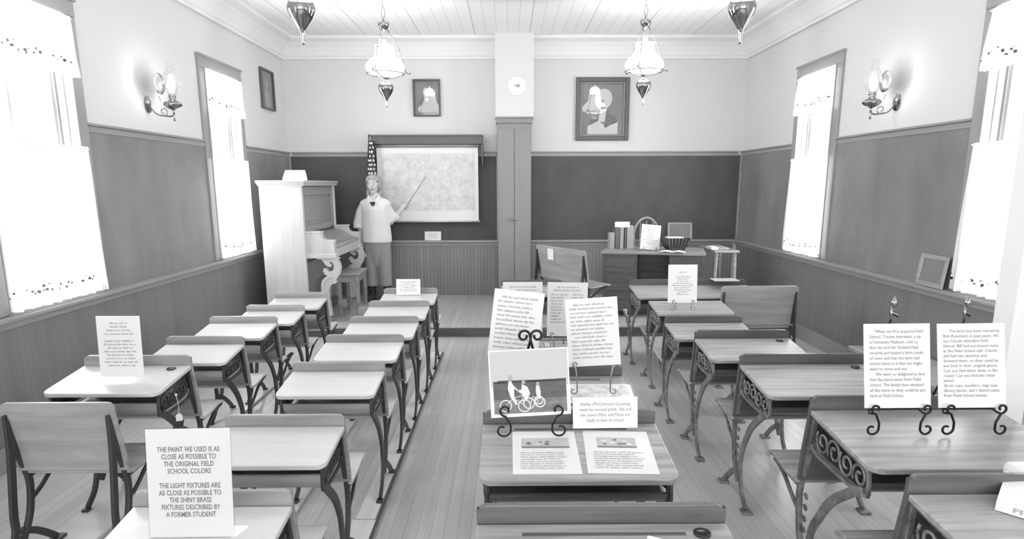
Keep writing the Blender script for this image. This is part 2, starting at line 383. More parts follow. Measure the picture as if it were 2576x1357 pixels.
def board(x0, x1, y0, y1, label, m='slate_chalk_glare'):
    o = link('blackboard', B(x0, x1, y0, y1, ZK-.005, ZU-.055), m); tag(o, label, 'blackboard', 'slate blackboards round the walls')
board(LW+.04, -.155, BW-.012, BW-.001, 'dark slate blackboard behind the piano and the wall map', 'slate')
board(.3, RW-.036, BW-.012, BW-.001, 'wide black slate blackboard behind the teacher desk, right of the cupboard', 'slate')
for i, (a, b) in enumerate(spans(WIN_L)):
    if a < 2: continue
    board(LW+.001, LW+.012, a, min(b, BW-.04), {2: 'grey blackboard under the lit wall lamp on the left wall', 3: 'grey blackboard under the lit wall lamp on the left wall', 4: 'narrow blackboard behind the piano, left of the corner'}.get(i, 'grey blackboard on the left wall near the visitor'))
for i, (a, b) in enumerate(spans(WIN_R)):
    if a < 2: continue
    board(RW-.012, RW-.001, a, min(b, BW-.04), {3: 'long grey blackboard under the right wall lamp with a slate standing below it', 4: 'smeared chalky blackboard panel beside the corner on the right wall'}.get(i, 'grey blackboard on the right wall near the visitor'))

# windows with their curtains
def window(n, x, s, a, b, side, where):
    root = bpy.data.objects.new('window_%d' % n, None); col.objects.link(root); root.location = (x, (a+b)/2, WZ0); root['kind'] = 'structure'
    hw = (b-a)/2; H = WZ1-WZ0; C = .115
    def bx(bm, d0, d1, y0, y1, z0, z1): box(bm, min(s*d0, s*d1), max(s*d0, s*d1), y0, y1, z0, z1)
    bm = NB()
    for q in (-1, 1): bx(bm, -.002, .024, *sorted((q*hw, q*(hw+C))), -.02, H); bx(bm, .02, .032, *sorted((q*hw, q*(hw+.02))), -.02, H)
    bx(bm, -.002, .026, -hw-C, hw+C, H, H+.11); bx(bm, .0, .04, -hw-C-.01, hw+C+.01, H+.095, H+.115)
    link('window_frame', bm, 'trim', root, bevel=.004)
    bm = NB()
    for q in (-1, 1):
        for k in range(3): bx(bm, -.16+k*.05, -.125+k*.05, *sorted((q*hw, q*(hw-.012-.008*(k % 2)))), 0, H)
    bx(bm, -.16, -.01, -hw, hw, H-.012, H)
    link('jamb', bm, 'trim', root)
    bm = NB(); bx(bm, -.16, .05, -hw-.03, hw+.03, -.025, 0); link('sill', bm, 'trim', root, bevel=.004)
    bm = NB()
    for z0, z1 in ((0, H/2), (H/2, H)):
        d = -.13 if z0 else -.09
        for q in (-1, 1): bx(bm, d, d+.03, *sorted((q*(hw-.015), q*(hw-.06))), z0, z1)
        bx(bm, d, d+.03, -hw+.015, hw-.015, z0, z0+.045); bx(bm, d, d+.03, -hw+.015, hw-.015, z1-.04, z1)
        bx(bm, d+.008, d+.022, -.009, .009, z0, z1)
    link('sash', bm, 'white_paint', root)
    bm = NB(); bx(bm, -.112, -.108, -hw+.05, hw-.05, .04, H-.03); link('pane', bm, 'glass', root)
    def curtain(z0, z1, wid0, wid1, label, nm):
        g = NB(); nx, nz = 90, 14; G = []
        for j in range(nz+1):
            t = j/nz; ww = wid0 + (wid1-wid0)*t; row = []
            for i in range(nx+1):
                u = i/nx; xx = (u-.5)*ww
                amp = .006 + .012*(1-t)
                yy = amp*math.sin(u*2*PI*11 + .8*math.sin(t*3+u*7)) + .004*math.sin(u*2*PI*23)
                zz = t*(z1-z0) - (0.01*abs(math.sin(u*PI*8))*(1-t) if nm != 'x' else 0)
                row.append(g.verts.new((xx, yy, zz)))
            G.append(row)
        for j in range(nz):
            for i in range(nx): g.faces.new((G[j][i], G[j][i+1], G[j+1][i+1], G[j+1][i]))
        o = link(nm, g, 'curtain', smooth=True); o.location = (x + s*.062, (a+b)/2, z0); o.rotation_euler = (0, 0, PI/2)
        tag(o, label, 'curtain', 'sheer white curtains with a flowered hem')
        k = NB(); hh = z1-z0
        tube(k, [(-ww/2-.01, 0, hh-.012), (ww/2+.01, 0, hh-.012)], .006, 8); link('curtain_rod', k, 'white_paint', o)
    curtain(2.27, 2.63, (b-a)+.07, (b-a)+.0, 'short white flowered valance at ' + where, 'valance')
    curtain(.885, 1.83, (b-a)+.10, (b-a)+.03, 'long sheer white lower curtain of ' + where, 'cafe_curtain')
nw = 1
for a, b in WIN_L: window(nw, LW, 1, a, b, 'left', {3: 'the near left window', 4: 'the far left window by the piano'}.get(nw, 'a left window behind the visitor')); nw += 1
for a, b in WIN_R: window(nw if nw < 9 else nw+1, RW, -1, a, b, 'right', {7: 'the near right window', 8: 'the far right window'}.get(nw, 'a right window behind the visitor')); nw += 1

# tall cupboard under the chimney breast
t = thing('cupboard', 'tall narrow grey cupboard built below the chimney breast', 'cupboard', (.075, 8.18, PZ))
link('carcass', B(-.212, .212, .0, .29, 0, 2.2), 'closet_paint', t, bevel=.004)
bm = NB(); box(bm, -.225, .225, -.02, .29, 2.2, 2.255); box(bm, -.235, .235, -.03, .29, 2.255, 2.275); link('top_moulding', bm, 'closet_paint', t, bevel=.004)
for s in (-1, 1):
    d = link('door', B(*sorted((s*.003, s*.205)), -.018, 0, .05, 2.14), 'closet_paint', t, bevel=.003)
    if s < 0:
        bm = NB(); lathe(bm, [(.004, 0), (.008, .01), (.014, .02), (.010, .03), (.002, .033)], n=14)
        for v in bm.verts: v.co = Vector((v.co.x-.03, -.018-v.co.z, v.co.y+1.02))
        box(bm, -.03, .03, -.028, -.018, 1.012, 1.022); link('knob', bm, 'brass', d, smooth=True)
# flue cover
t = thing('flue_cover', 'round white flue cover on the chimney breast above the cupboard', 'flue cover', (.107, 8.18, 2.757))
bm = NB(); lathe(bm, [(.118, 0), (.118, .006), (.105, .016), (.085, .010), (.082, .004)], n=36)
for v in bm.verts: v.co = Vector((v.co.x, -v.co.z, v.co.y))
link('rim', bm, 'cornice', t, smooth=True)
bm = NB(); disc(bm, (0, 0), .083, .083, -.006, -.001, n=32); link('centre_disc', bm, 'white_paint', t)
bm = NB(); poly_prism(bm, [(-.04, .02), (-.01, .012), (.02, .025), (.045, .015), (.04, -.003), (.02, -.02), (.0, -.012), (-.02, .002)], -.009, -.006); link('painted_motif', bm, 'pic_mid', t)

# ------------------------------------------------------------------ school desks
def desk(label, x0, w, yb, hb, k, style, z=0, rz=0, group=None, top=True, ink=False, dp=None, ledge=True, seat=True, sl=1.0):
    """x0 = left end of the back board, w = its width, yb = its distance; hb = height of its top edge; y+ = forward"""
    pale = style == 'pale'
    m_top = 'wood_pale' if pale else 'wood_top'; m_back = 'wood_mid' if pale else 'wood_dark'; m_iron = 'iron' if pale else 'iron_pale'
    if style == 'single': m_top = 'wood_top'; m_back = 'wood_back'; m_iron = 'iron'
    if style == 'centre': m_iron = 'iron'
    nm = 'school_desk' if top else 'school_chair'
    r = thing(nm, label, 'desk' if top else 'seat', (0, 0, z), rz, group)
    if rz == 0: r.location = (x0 + w/2, yb, z)
    else: r.location = (x0, yb, z)
    dp = dp or .60*w
    v = hb/.76
    # back board / seat back
    bt = hb if ledge else hb-.055*v
    zs = .40*v
    path = smooth_path([(0, bt), (.002, bt-.06*v), (.018, bt-.15*v), (.035, bt-.24*v), (.045, zs+.02)], 4)
    xs = [w]*len(path); xs[0] = w-.05*v; path.insert(1, (0, bt-.006*v)); xs.insert(1, w-.022*v); path.insert(2, (0, bt-.018*v)); xs.insert(2, w-.006*v)
    bm = NB(); bar(bm, path, [.018]*len(path), xs); link('backrest', bm, m_back, r, bevel=.003)
    if seat:
        sp = smooth_path([(.05, zs+.012), (.09, zs-.005), (.18*sl, zs-.002), (.27*sl, zs+.012), (.33*sl, zs+.01), (.345*sl, zs-.012)], 4)
        sx = [w*.98]*len(sp); sx[-1] = w*.9; sx[-2] = w*.94
        bm = NB(); bar(bm, sp, .016, sx); link('seat', bm, m_top, r, bevel=.003)
    hj, hf = hb-.052*v, hb-.092*v
    if top:
        n = 8; P = []; X = []; rc = .045*v
        for i in range(n+1):
            t_ = i/n; P.append((-.010 - t_*(dp-rc), hj + (hf-hj)*t_*(dp-rc)/dp - .009)); X.append(w if i else w)
        for q in (.35, .65, .87, 1.0):
            yy = dp-rc+rc*q; P.append((-.010-yy, hj+(hf-hj)*yy/dp-.009)); X.append(w - 2*rc*(1-math.sqrt(max(0, 1-q*q)))*.9)
        bm = NB(); bar(bm, P, .020, X); dt = link('desktop', bm, m_top, r, bevel=.004)
        sl = (hf-hj)/dp; bm = NB()
        box(bm, -w*.32, w*.32, -.062, -.050, 0, .0012)
        for q in bm.verts: q.co.z += hj + sl*(-q.co.y-.01) + .0012
        if style == 'centre': link('pencil_groove', bm, m_back, dt)
        else: bm.free()
        if ink:
            bm = NB(); lathe(bm, [(.022, 0), (.022, .004), (.016, .005), (.015, .001)], (w*.5-.075, -.055, hj+sl*.045+.001), 18); link('inkwell', bm, 'black', r, smooth=True)
        # book shelf under the top
        zb = hf-(.122 if pale else .110)*v
        sp = smooth_path([(.0, zb+.035), (-.04, zb+.008), (-.10, zb), (-dp*.72, zb), (-dp*.86, zb+.014), (-dp*.90, zb+(.058 if pale else .042))], 3)
        bm = NB(); bar(bm, sp, .013, w-.05); link('book_shelf', bm, m_back if not pale else 'wood_back', r, bevel=.002)
    for s in (-1, 1):
        X0 = s*(w/2-.022); bm = NB(); T = .014
        if top:
            a = smooth_path([(-dp*.86, zb+.006), (-dp*.70, zb-.03), (-dp*.42, zb-.12*v), (-dp*.24, zb-.22*v), (-.055, .26*v), (-.05, .17*v), (-.09, .07*v), (-.155, .012)], 5)
            bar(bm, a, [.036 - .012*abs(i/len(a)-.3) for i in range(len(a))], T, X0)
            bar(bm, [(-.012, hj-.024), (-dp*.93, hf-.026)], .016, .022, X0)                 # flange below the top
            bar(bm, smooth_path([(-.005, zb+.02), (-.05, zb-.006), (-dp*.84, zb-.006), (-dp*.92, zb+.03), (-dp*.90, hf-.03)], 3), .014, T*.85, X0)
        else:
            bar(bm, smooth_path([(-.004, bt-.05), (-.012, zs+.12), (-.045, .26*v), (-.05, .17*v), (-.09, .07*v), (-.155, .012)], 5), .034, T, X0)
        b_ = smooth_path([(.0, bt-.075*v), (.012, bt-.2*v), (.052, zs+.02), (.062, zs-.06), (.04, .22*v), (.0, .14*v), (-.03, .10*v)], 4)
        bar(bm, b_, [.026]*len(b_), T*1.3, X0)
        bar(bm, smooth_path([(-.02, .16*v), (.05, .12*v), (.12, .06*v), (.165, .012)], 4), .030, T*.9, X0)
        if seat:
            bar(bm, [(.05, zs-.012), (.30, zs-.006)], .016, .022, X0)
            bar(bm, smooth_path([(.05, zs-.12), (.12, zs-.09), (.20, zs-.04), (.28, zs-.012)], 4), .018, T*.8, X0)
        for fy in (-.165, .17): ft = .015 if pale else .024; box(bm, X0-ft, X0+ft, fy-ft*1.15, fy+ft*1.15, 0, .012)
        fr = link('iron_frame', bm, m_iron, r, bevel=.002)
        if top:
            bm = NB()
            if pale:
                poly = [(-.005, hj-.03), (-.005, zb+.03), (-.10, zb), (-dp*.80, zb+.004), (-dp*.9, zb+.05), (-dp*.9, hf-.03)]
                bar(bm, [(-.03, (hj+zb)/2-.01), (-dp*.84, (hf+zb)/2-.008)], .085*v, .005, X0)
            for i in range(4):
                cy = -.045 - (dp-.085)*(i+.5)/4; zt = (hj+(hf-hj)*(-cy)/dp-.03); zc = (zt+zb+.005)/2; rr = min((zt-zb)/2-.002, (dp-.08)/8+.006)
                pts = spiral((cy, zc), rr, rr*.25, (-1)**i*.6, (-1)**i*.6 + 9*(1 if i % 2 else -1), 18)
                tube(bm, [(X0+s*.004, a_, b2) for a_, b2 in pts], .0055, 6)
            link('scrollwork', bm, m_iron, fr, smooth=True)
            if style == 'dark':
                bm = NB()
                for i in range(5):
                    z_ = zs+.02-i*.045*v; rr = .014
                    tube(bm, [(X0-s*.004, .0+a_*1.0, b2) for a_, b2 in spiral((.015, z_-.06), rr, .004, 0, 8, 12)], .004, 6)
                link('scrollwork', bm, m_iron, fr, smooth=True)
    return r

GA, GB, GC, GD = 'school desks in the row by the left wall', 'school desks in the row left of the aisle', 'school desks in the row right of the aisle', 'school desks in the row by the right wall'
desk('worn wooden school seat with iron legs at the near end of the left wall row', -2.06, .46, 2.47, .702, 1, 'single', z=.018, group=None, top=False)
A = [(-2.09, .525, 3.05, .76, 'nearest desk of the left wall row, with a white sheet standing on its sunlit top'),
     (-1.99, .45, 3.62, .72, 'pale desk second from the visitor in the left wall row'),
     (-2.0, .45, 4.19, .72, 'pale desk in the middle of the left wall row'),
     (-1.92, .424, 4.60, .72, 'pale desk second from the piano in the left wall row'),
     (-1.91, .424, 5.16, .72, 'pale desk right in front of the piano with glare on its top')]
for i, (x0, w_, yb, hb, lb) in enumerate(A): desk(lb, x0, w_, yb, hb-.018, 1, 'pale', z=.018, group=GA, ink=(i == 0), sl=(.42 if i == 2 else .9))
Bn = ['nearest desk of the row left of the aisle, carrying the paint and light fixtures notice', 'pale desk directly beyond the paint and light fixtures notice',
      'pale desk third from the visitor left of the aisle', 'pale desk in the middle of the row left of the aisle', 'pale desk third from the platform left of the aisle',
      'pale desk second from the platform left of the aisle', 'pale desk nearest the platform left of the aisle with a white card on it']
for (x0, yb), lb in zip([(-1.105, 1.745), (-1.11, 2.375), (-1.095, 3.126), (-1.097, 3.73), (-1.083, 4.27), (-1.08, 4.86), (-1.082, 5.47)], Bn):
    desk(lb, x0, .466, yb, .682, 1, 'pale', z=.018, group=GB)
Cn = [(-.086, .652, 1.54, .76, 'desk at the bottom edge of the view right of the aisle, with a black inkwell'), (-.097, .638, 2.25, .76, 'desk right of the aisle bearing two flat printed sheets and the bicycle photograph'),
      (-.09, .62, 2.88, .75, 'desk right of the aisle hidden behind the bicycle photograph and its two tilted sheets'), (-.08, .60, 3.68, .74, 'desk right of the aisle behind the four standing sheets'),
      (-.07, .56, 5.80, .72, 'farthest desk right of the aisle, near the platform and behind the list sheets')]
for i, (x0, w_, yb, hb, lb) in enumerate(Cn): desk(lb, x0, w_, yb, hb, 1, 'centre', group=GC, ink=(i == 0))
Dn = [(1.08, 1.05, 5.66, .74, 'wide double desk nearest the platform in the right wall row with a tan card'), (1.106, .575, 4.98, .72, 'desk without a raised ledge, with a white sheet on a wire easel'),
      (1.058, .527, 4.24, .70, 'dark desk third from the platform in the right wall row'), (1.088, .555, 3.64, .74, 'dark desk with a small inkwell hole, behind the large inkwell desk of the right row'),
      (1.134, .62, 3.03, .76, 'large desk with inkwell just beyond the two typed sheets on easels'), (1.13, .70, 2.28, .80, 'big dark desk holding two typed sheets on black easels'),
      (1.09, .72, 1.62, .80, 'dark desk in the lower right corner with a white booklet on it')]
for i, (x0, w_, yb, hb, lb) in enumerate(Dn):
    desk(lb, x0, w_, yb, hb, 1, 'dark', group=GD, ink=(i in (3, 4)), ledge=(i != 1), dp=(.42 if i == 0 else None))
desk('broad grey school seat standing alone between the right row and the wall', 1.737, .634, 5.14, .76, 1, 'single', top=False, sl=.75)
desk('wide school seat turned sideways on the platform with a white tag', .545, .90, 6.77, .80, 1, 'single', z=PZ, rz=math.radians(-59.5), top=False)
# floor runners under the rows
def plank(x0, x1, y0, y1, z0, z1, label, m='wood_pale', nm='floor_runner'):
    tag(link(nm, B(x0, x1, y0, y1, z0, z1), m, bevel=.003), label, 'plank', 'wooden runners below the desk rows')
plank(-.735, -.64, 2.80, 5.89, 0, .018, 'long pale runner plank along the aisle under the right feet of the left desks', 'plank_pale')
plank(-.745, -.635, 1.3, 2.79, 0, .018, 'near runner plank by the aisle below the first two desks of the left aisle row', 'plank_pale')
for y0_, y1_ in ((1.3, 5.9),): tag(link('gap_strip', B(-.634, -.622, y0_, y1_, 0, .012), 'wood_dark'), 'thin dark strip along the aisle standing in for the gap beside the runner planks', 'strip')  # added dark strip standing in for the dark gap along the planks
plank(-1.13, -1.04, 1.3, 5.89, 0, .018, 'runner plank under the left feet of the row left of the aisle')
plank(-1.60, -1.47, 2.0, 5.6, 0, .018, 'runner plank under the right feet of the left wall row')
plank(-2.10, -1.86, 2.0, 5.6, 0, .018, 'runner plank nearest the left wall under its desk row')
tag(link('low_bench', B(2.47, 2.84, 2.9, 4.5, .39, .42), 'wood_mid', bevel=.004), 'low wooden bench by the right wall, its end just showing behind the desks', 'bench')
_lb = bpy.data.objects['low_bench']
for yy in (2.98, 4.38):
    link('leg', B(2.50, 2.81, yy, yy+.04, 0, .39), 'wood_mid', _lb)
tag(link('support_post', B(1.99, 2.09, 2.45, 2.56, 0, CEIL), 'white_paint', bevel=.006), 'white painted square post rising beside the big dark desk at the right edge', 'post')

# ------------------------------------------------------------------ piano
P = thing('upright_piano', 'tall pale upright piano against the left wall beside the teacher', 'piano', (-2.57, 6.7, PZ))
# local: x 0 = back side by the wall, x+ = keyboard side, y 0 = near end
L_ = 1.28; HP = 1.47
bm = NB(); box(bm, 0, .44, 0, .045, 0, HP); link('side_panel', bm, 'piano_wood', P, bevel=.004)
bm = NB(); box(bm, 0, .44, L_-.045, L_, 0, HP); link('side_panel', bm, 'piano_wood', P, bevel=.004)
link('back_frame', B(.01, .05, .045, L_-.045, .03, HP-.02), 'wood_mid', P)
bm = NB(); box(bm, -.02, .475, -.02, L_+.02, HP, HP+.018); box(bm, -.012, .468, -.012, L_+.012, HP-.02, HP); box(bm, -.026, .482, -.026, L_+.026, HP+.018, HP+.036); link('lid', bm, 'piano_wood', P, bevel=.006)
bm = NB(); box(bm, .39, .405, .045, L_-.045, .95, HP)
for a in ((.045, .13), (L_-.13, L_-.045)): box(bm, .405, .425, *a, .97, HP-.03)
box(bm, .405, .425, .13, L_-.13, HP-.12, HP-.03); box(bm, .405, .425, .13, L_-.13, .97, 1.03)
box(bm, .405, .412, .17, L_-.17, 1.07, HP-.16); link('front_panel', bm, 'wood_mid', P, bevel=.004)
bm = NB(); box(bm, .37, .385, .045, L_-.045, .09, .70); box(bm, .385, .40, .12, L_-.12, .16, .64); link('lower_panel', bm, 'wood_mid', P, bevel=.004)
link('plinth', B(.05, .44, .045, L_-.045, 0, .09), 'wood_dark', P)
for s, y0 in ((0, -.002), (1, L_-.148)):
    bm = NB(); prof = [(.44, .70), (.74, .70), (.745, .74), (.735, .75), (.735, .865)]
    prof += [(.735-.03*(1-math.cos(a)), .865+.03*math.sin(a)) for a in (.5, 1.0, 1.57)]
    prof += [(.665, .895), (.635, .90), (.61, .92), (.60, .95), (.595, .975), (.44, .975)]
    a_ = [bm.verts.new((x, y0+.03, z)) for x, z in prof]; b_ = [bm.verts.new((x, y0+.12, z)) for x, z in prof]
    bm.faces.new(a_); bm.faces.new(list(reversed(b_)))
    for i in range(len(prof)): bm.faces.new((a_[i], b_[i], b_[(i+1) % len(prof)], a_[(i+1) % len(prof)]))
    box(bm, .43, .752, y0+.018, y0+.132, .698, .742); box(bm, .44, .61, y0+.022, y0+.128, .962, .982)
    link('key_cheek', bm, 'piano_wood', P, bevel=.003)
link('key_bed', B(.40, .735, .12, L_-.12, .70, .78), 'piano_wood', P, bevel=.006)
bm = NB()
for i in range(44): box(bm, .58, .725, .135+i*.0257, .135+i*.0257+.0243, .78, .80)
link('white_keys', bm, 'keys', P)
bm = NB()
for i in range(43):
    if i % 7 in (0, 1, 3, 4, 5): box(bm, .58, .67, .135+(i+1)*.0257-.006, .135+(i+1)*.0257+.006, .80, .81)
link('black_keys', bm, 'black', P)
bm = NB(); pts = [(.41, .94), (.50, .935), (.58, .90), (.66, .845), (.725, .83), (.74, .81)]
A0 = []
for q, o_ in ((.13, 0), (L_-.13, 0)):
    A0.append([Vector((x, q, z)) for x, z in pts] + [Vector((x, q, z-.018)) for x, z in reversed(pts)])
rings(bm, A0); link('fallboard', bm, 'wood_mid', P, bevel=.003)
for y0 in (.04, L_-.12):
    # carved scroll leg: a flat sawn double S
    bm = NB()
    zo = [(580,872),(780,872),(757,890),(775,930),(781,975),(766,1030),(740,1070),(722,1098),(736,1106),(724,1122),(692,1126),(668,1150),(655,1185),(652,1260),(660,1350),(672,1440),(600,1440),(588,1350),(583,1260),(582,1180),(583,1130),(595,1092),(622,1062),(652,1047),(624,1032),(609,1003),(616,976),(640,970),(650,988),(672,1003),(700,997),(717,970),(717,936),(702,914),(684,910),(672,920),(690,928),(697,944),(684,960),(660,957),(637,940),(620,914),(602,890)]
    out = [(.44+(x-465)/909, .70-(z-872)/909) for x, z in zo]
    a_ = [bm.verts.new((x, y0, z)) for x, z in out]; b_ = [bm.verts.new((x, y0+.07, z)) for x, z in out]
    caps = [bm.faces.new(a_), bm.faces.new(list(reversed(b_)))]
    for f in caps: f.normal_update()
    bmesh.ops.triangulate(bm, faces=caps)
    for q in range(len(out)): bm.faces.new((a_[q], b_[q], b_[(q+1) % len(out)], a_[(q+1) % len(out)]))
    tube(bm, [(x, y0-.002, z) for x, z in smooth_path([(.69, .50), (.655, .49), (.615, .455), (.592, .40), (.59, .30), (.60, .18)], 5)], .008, 8)
    box(bm, .54, .76, y0-.005, y0+.075, .685, .702); box(bm, .42, .64, y0-.005, y0+.075, 0, .06)
    link('scroll_leg', bm, 'piano_wood', P)
# bent booklet on the piano lid
bm = NB(); R = []
for t_ in range(7):
    u = t_/6; R.append([Vector((-.01+.05*u, -.03-.00*u, .10-.10*u+.012*math.sin(PI*u))), Vector((.27+.08*u, -.02, .10-.10*u+.012*math.sin(PI*u))), Vector((.27+.08*u, -.017, .10-.10*u+.012*math.sin(PI*u)+.002)), Vector((-.01+.05*u, -.027, .10-.10*u+.012*math.sin(PI*u)+.002))])
for rr in R:
    for q in rr: pass
bm.free(); bm = NB(); R = []
for t_ in range(9):
    u = t_/8; y_ = .16 - .20*u; z_ = .105*(1-u)**.8
    R.append([Vector((.0+.03*u, y_, z_)), Vector((.21+.08*u, y_, z_)), Vector((.21+.08*u, y_, z_+.003)), Vector((.0+.03*u, y_, z_+.003))])
rings(bm, R); box(bm, .01, .2, .158, .164, 0, .105)
o = link('booklet', bm, 'card'); o.location = (-2.39, 6.86, PZ+HP+.037); tag(o, 'white folded booklet standing on top of the piano', 'booklet')
# stool
T = thing('piano_bench', 'dark wooden bench with pale worn top in front of the piano', 'bench', (-1.80, 7.30, PZ), math.radians(3))
bm = NB(); box(bm, -.13, .13, -.26, .26, .465, .49); link('seat', bm, 'wood_top', T, bevel=.006)
link('apron', B(-.11, .11, -.24, .24, .39, .465), 'wood_mid', T)
for sx in (-1, 1):
    for sy in (-1, 1): link('leg', B(*sorted((sx*.118, sx*.082)), *sorted((sy*.25, sy*.21)), 0, .465), 'wood_mid', T, bevel=.003)
link('stretcher', B(-.015, .015, -.22, .22, .12, .15), 'wood_mid', T)
# small pale box on the platform edge beside the desk
tag(link('footstool', B(-1.62, -1.42, 6.72, 6.95, PZ, PZ+.16), 'wood_mid', bevel=.008), 'small low box on the platform between the piano bench and the front desks', 'box')

# ------------------------------------------------------------------ wall map, flag, cards
M = thing('wall_map', 'pull-down wall map with a dark case above the blackboard', 'map', (-1.03, BW, 1.11))
bm = NB(); box(bm, -.70, .70, -.17, -.02, .97, 1.075); box(bm, -.71, .71, -.18, -.01, 1.065, 1.085); link('case', bm, 'frame_dark', M, bevel=.004)
bm = NB()
for s in (-1, 1):
    poly_prism(bm, [(s*.685, .97), (s*.71, .97), (s*.71, .70), (s*.70, .70)], -.16, -.02)
link('bracket', bm, 'frame_dark', M)
bm = NB(); box(bm, -.645, .645, -.125, -.122, .0, .95)
link('sheet', bm, 'paper', M)
bm = NB(); box(bm, -.60, .60, -.128, -.1255, .14, .86); link('printed_map', bm, 'map_print', M)
bm = NB(); tube(bm, [(-.66, -.123, 0), (.66, -.123, 0)], .012, 10); link('bottom_rod', bm, 'wood_pale', M, smooth=True)
bm = NB(); tube(bm, [(-.66, -.13, .95), (.66, -.13, .95)], .022, 12); link('roller', bm, 'wood_mid', M, smooth=True)

F = thing('flag', 'hanging starred and striped flag on a pole left of the map', 'flag', (-1.745, 8.275, PZ))
bm = NB(); tube(bm, [(0, 0, 0), (.0, 0, 2.08)], .010, 8); lathe(bm, [(.12, 0), (.12, .015), (.03, .03), (.012, .05)]); link('pole', bm, 'wood_dark', F, smooth=True)
def drape(z0, z1, x0a, x1a, x0b, x1b, m, nm, stars=False):
    g = NB(); G = []; n = 28; k = 18
    def pt(u, t): 
        xl = x0a+(x0b-x0a)*t; xr = x1a+(x1b-x1a)*t
        return Vector((xl+(xr-xl)*u, -.03-.014*math.cos(u*PI*3.2+t), z0+(z1-z0)*t))
    for j in range(k+1): G.append([g.verts.new(pt(i/n, j/k)) for i in range(n+1)])
    for j in range(k):
        for i in range(n): g.faces.new((G[j][i], G[j][i+1], G[j+1][i+1], G[j+1][i])).material_index = 0 if stars or (i//3) % 2 else 1
    if stars:
        for r_ in range(9):
            for c_ in range(2 + r_//4):
                u = ((c_+.5+(r_ % 2)*.3)/(2.3 + r_//4)); t = (r_+.6)/9.5; p = pt(min(u, .97), t) + Vector((0, -.008, 0)); vs = []
                for q in range(10):
                    rr = .021 if q % 2 == 0 else .010; a = PI/2+q*PI/5; vs.append(g.verts.new((p.x+rr*math.cos(a), p.y, p.z+rr*math.sin(a))))
                g.faces.new(vs).material_index = 1
    return link(nm, g, m, F, smooth=False)
drape(2.0, 1.50, .0, .06, -.05, .09, ['flag_blue', 'flag_white'], 'star_field', True)
drape(1.50, .85, -.05, .09, -.09, .08, ['flag_white', 'flag_red'], 'stripes')

def sheet(name, label, cat, loc, w, h, lean=0, roll=0, rz=0, text=None, lm=.1, align='CENTER', m='paper', ink='ink_soft', box_=None, bold=0, group=None, th=.003, flat=False, line=1.15):
    """upright sheet, origin at its bottom centre, face towards -y"""
    o = link(name, B(-w/2, w/2, 0, th, 0, h), m); o.location = loc; o.rotation_mode = 'XYZ'
    o.rotation_euler = (-lean, roll, rz); tag(o, label, cat, group)
    if text:
        bw_, bh, bt = box_ or (.8, .8, .9)
        lettering(o, text, w*bw_, h*bh, h*bt, ink, align, bold=bold, line=line)
    return o
_o = sheet('card', 'small white card standing on the chalk rail below the map', 'card', (-.995, BW-.052, ZK+.001), .215, .115, .12, m='card')
blurred_lines(_o, centred(3, 3), -.07, .07, .078, .022)
# slates on the chalk rail
def slate(label, loc, w, h, rz, lean):
    o = thing('hand_slate', label, 'slate', loc, rz, 'wood-framed slates leaning on the chalk rails'); o.rotation_euler = (-lean, 0, rz)
    bm = NB(); t = .035
    for a in ((-w/2, -w/2+t, 0, h), (w/2-t, w/2, 0, h)): box(bm, a[0], a[1], -.01, .004, a[2], a[3])
    box(bm, -w/2+t, w/2-t, -.01, .004, 0, t); box(bm, -w/2+t, w/2-t, -.01, .004, h-t, h); link('frame', bm, 'wood_top', o, bevel=.01)
    link('writing_surface', B(-w/2+t, w/2-t, -.004, .0, t, h-t), 'slate_chalk_glare', o)
slate('framed slate on the back chalk rail behind the teacher desk', (2.255, BW-.055, ZK+.001), .33, .225, 0, .12)
slate('framed slate on the right chalk rail near the near right window', (RW-.057, 4.46, ZK+.001), .30, .225, -PI/2, .12)

# framed pictures
def frame(name, label, loc, rz, w, h, b, figure, dark='frame_dark', mould=True):
    r = thing(name, label, 'picture', loc, rz)
    bm = NB()
    for a in ((-w/2, -w/2+b, 0, h), (w/2-b, w/2, 0, h)): box(bm, a[0], a[1], -.035, 0, a[2], a[3])
    box(bm, -w/2+b, w/2-b, -.035, 0, 0, b); box(bm, -w/2+b, w/2-b, -.035, 0, h-b, h)
    link('frame', bm, dark, r, bevel=.008)
    if mould:
        bm = NB(); c = b*.45
        for a in ((-w/2+b, -w/2+b+c, b, h-b), (w/2-b-c, w/2-b, b, h-b)): box(bm, a[0], a[1], -.026, 0, a[2], a[3])
        box(bm, -w/2+b+c, w/2-b-c, -.026, 0, b, b+c); box(bm, -w/2+b+c, w/2-b-c, -.026, 0, h-b-c, h-b); link('inner_moulding', bm, 'frame_light', r, bevel=.005); b += c
    bm = NB(); box(bm, -w/2+b, w/2-b, -.008, -.002, b, h-b); figure(bm, w-2*b, h-2*b, b)
    link('print', bm, ['pic_bg', 'pic_dark', 'pic_pale', 'pic_mid'], r)
    link('glass', B(-w/2+b, w/2-b, -.018, -.016, b, h-b), 'glass', r)
    return r
def fig_a(bm, w, h, b):      # plain bust, dark clothes
    poly_prism(bm, [(-w*.42, b), (-w*.38, b+h*.36), (-w*.15, b+h*.52), (w*.12, b+h*.52), (w*.36, b+h*.36), (w*.42, b)], -.0095, -.008, 1)
    poly_prism(bm, [(-w*.07, b+h*.5), (w*.07, b+h*.5), (w*.02, b+h*.36)], -.0105, -.0095, 2)
    disc(bm, (-w*.03, b+h*.68), w*.12, h*.13, -.0105, -.008, 2)
    disc(bm, (-w*.03, b+h*.585), w*.08, h*.03, -.0112, -.0105, 3)
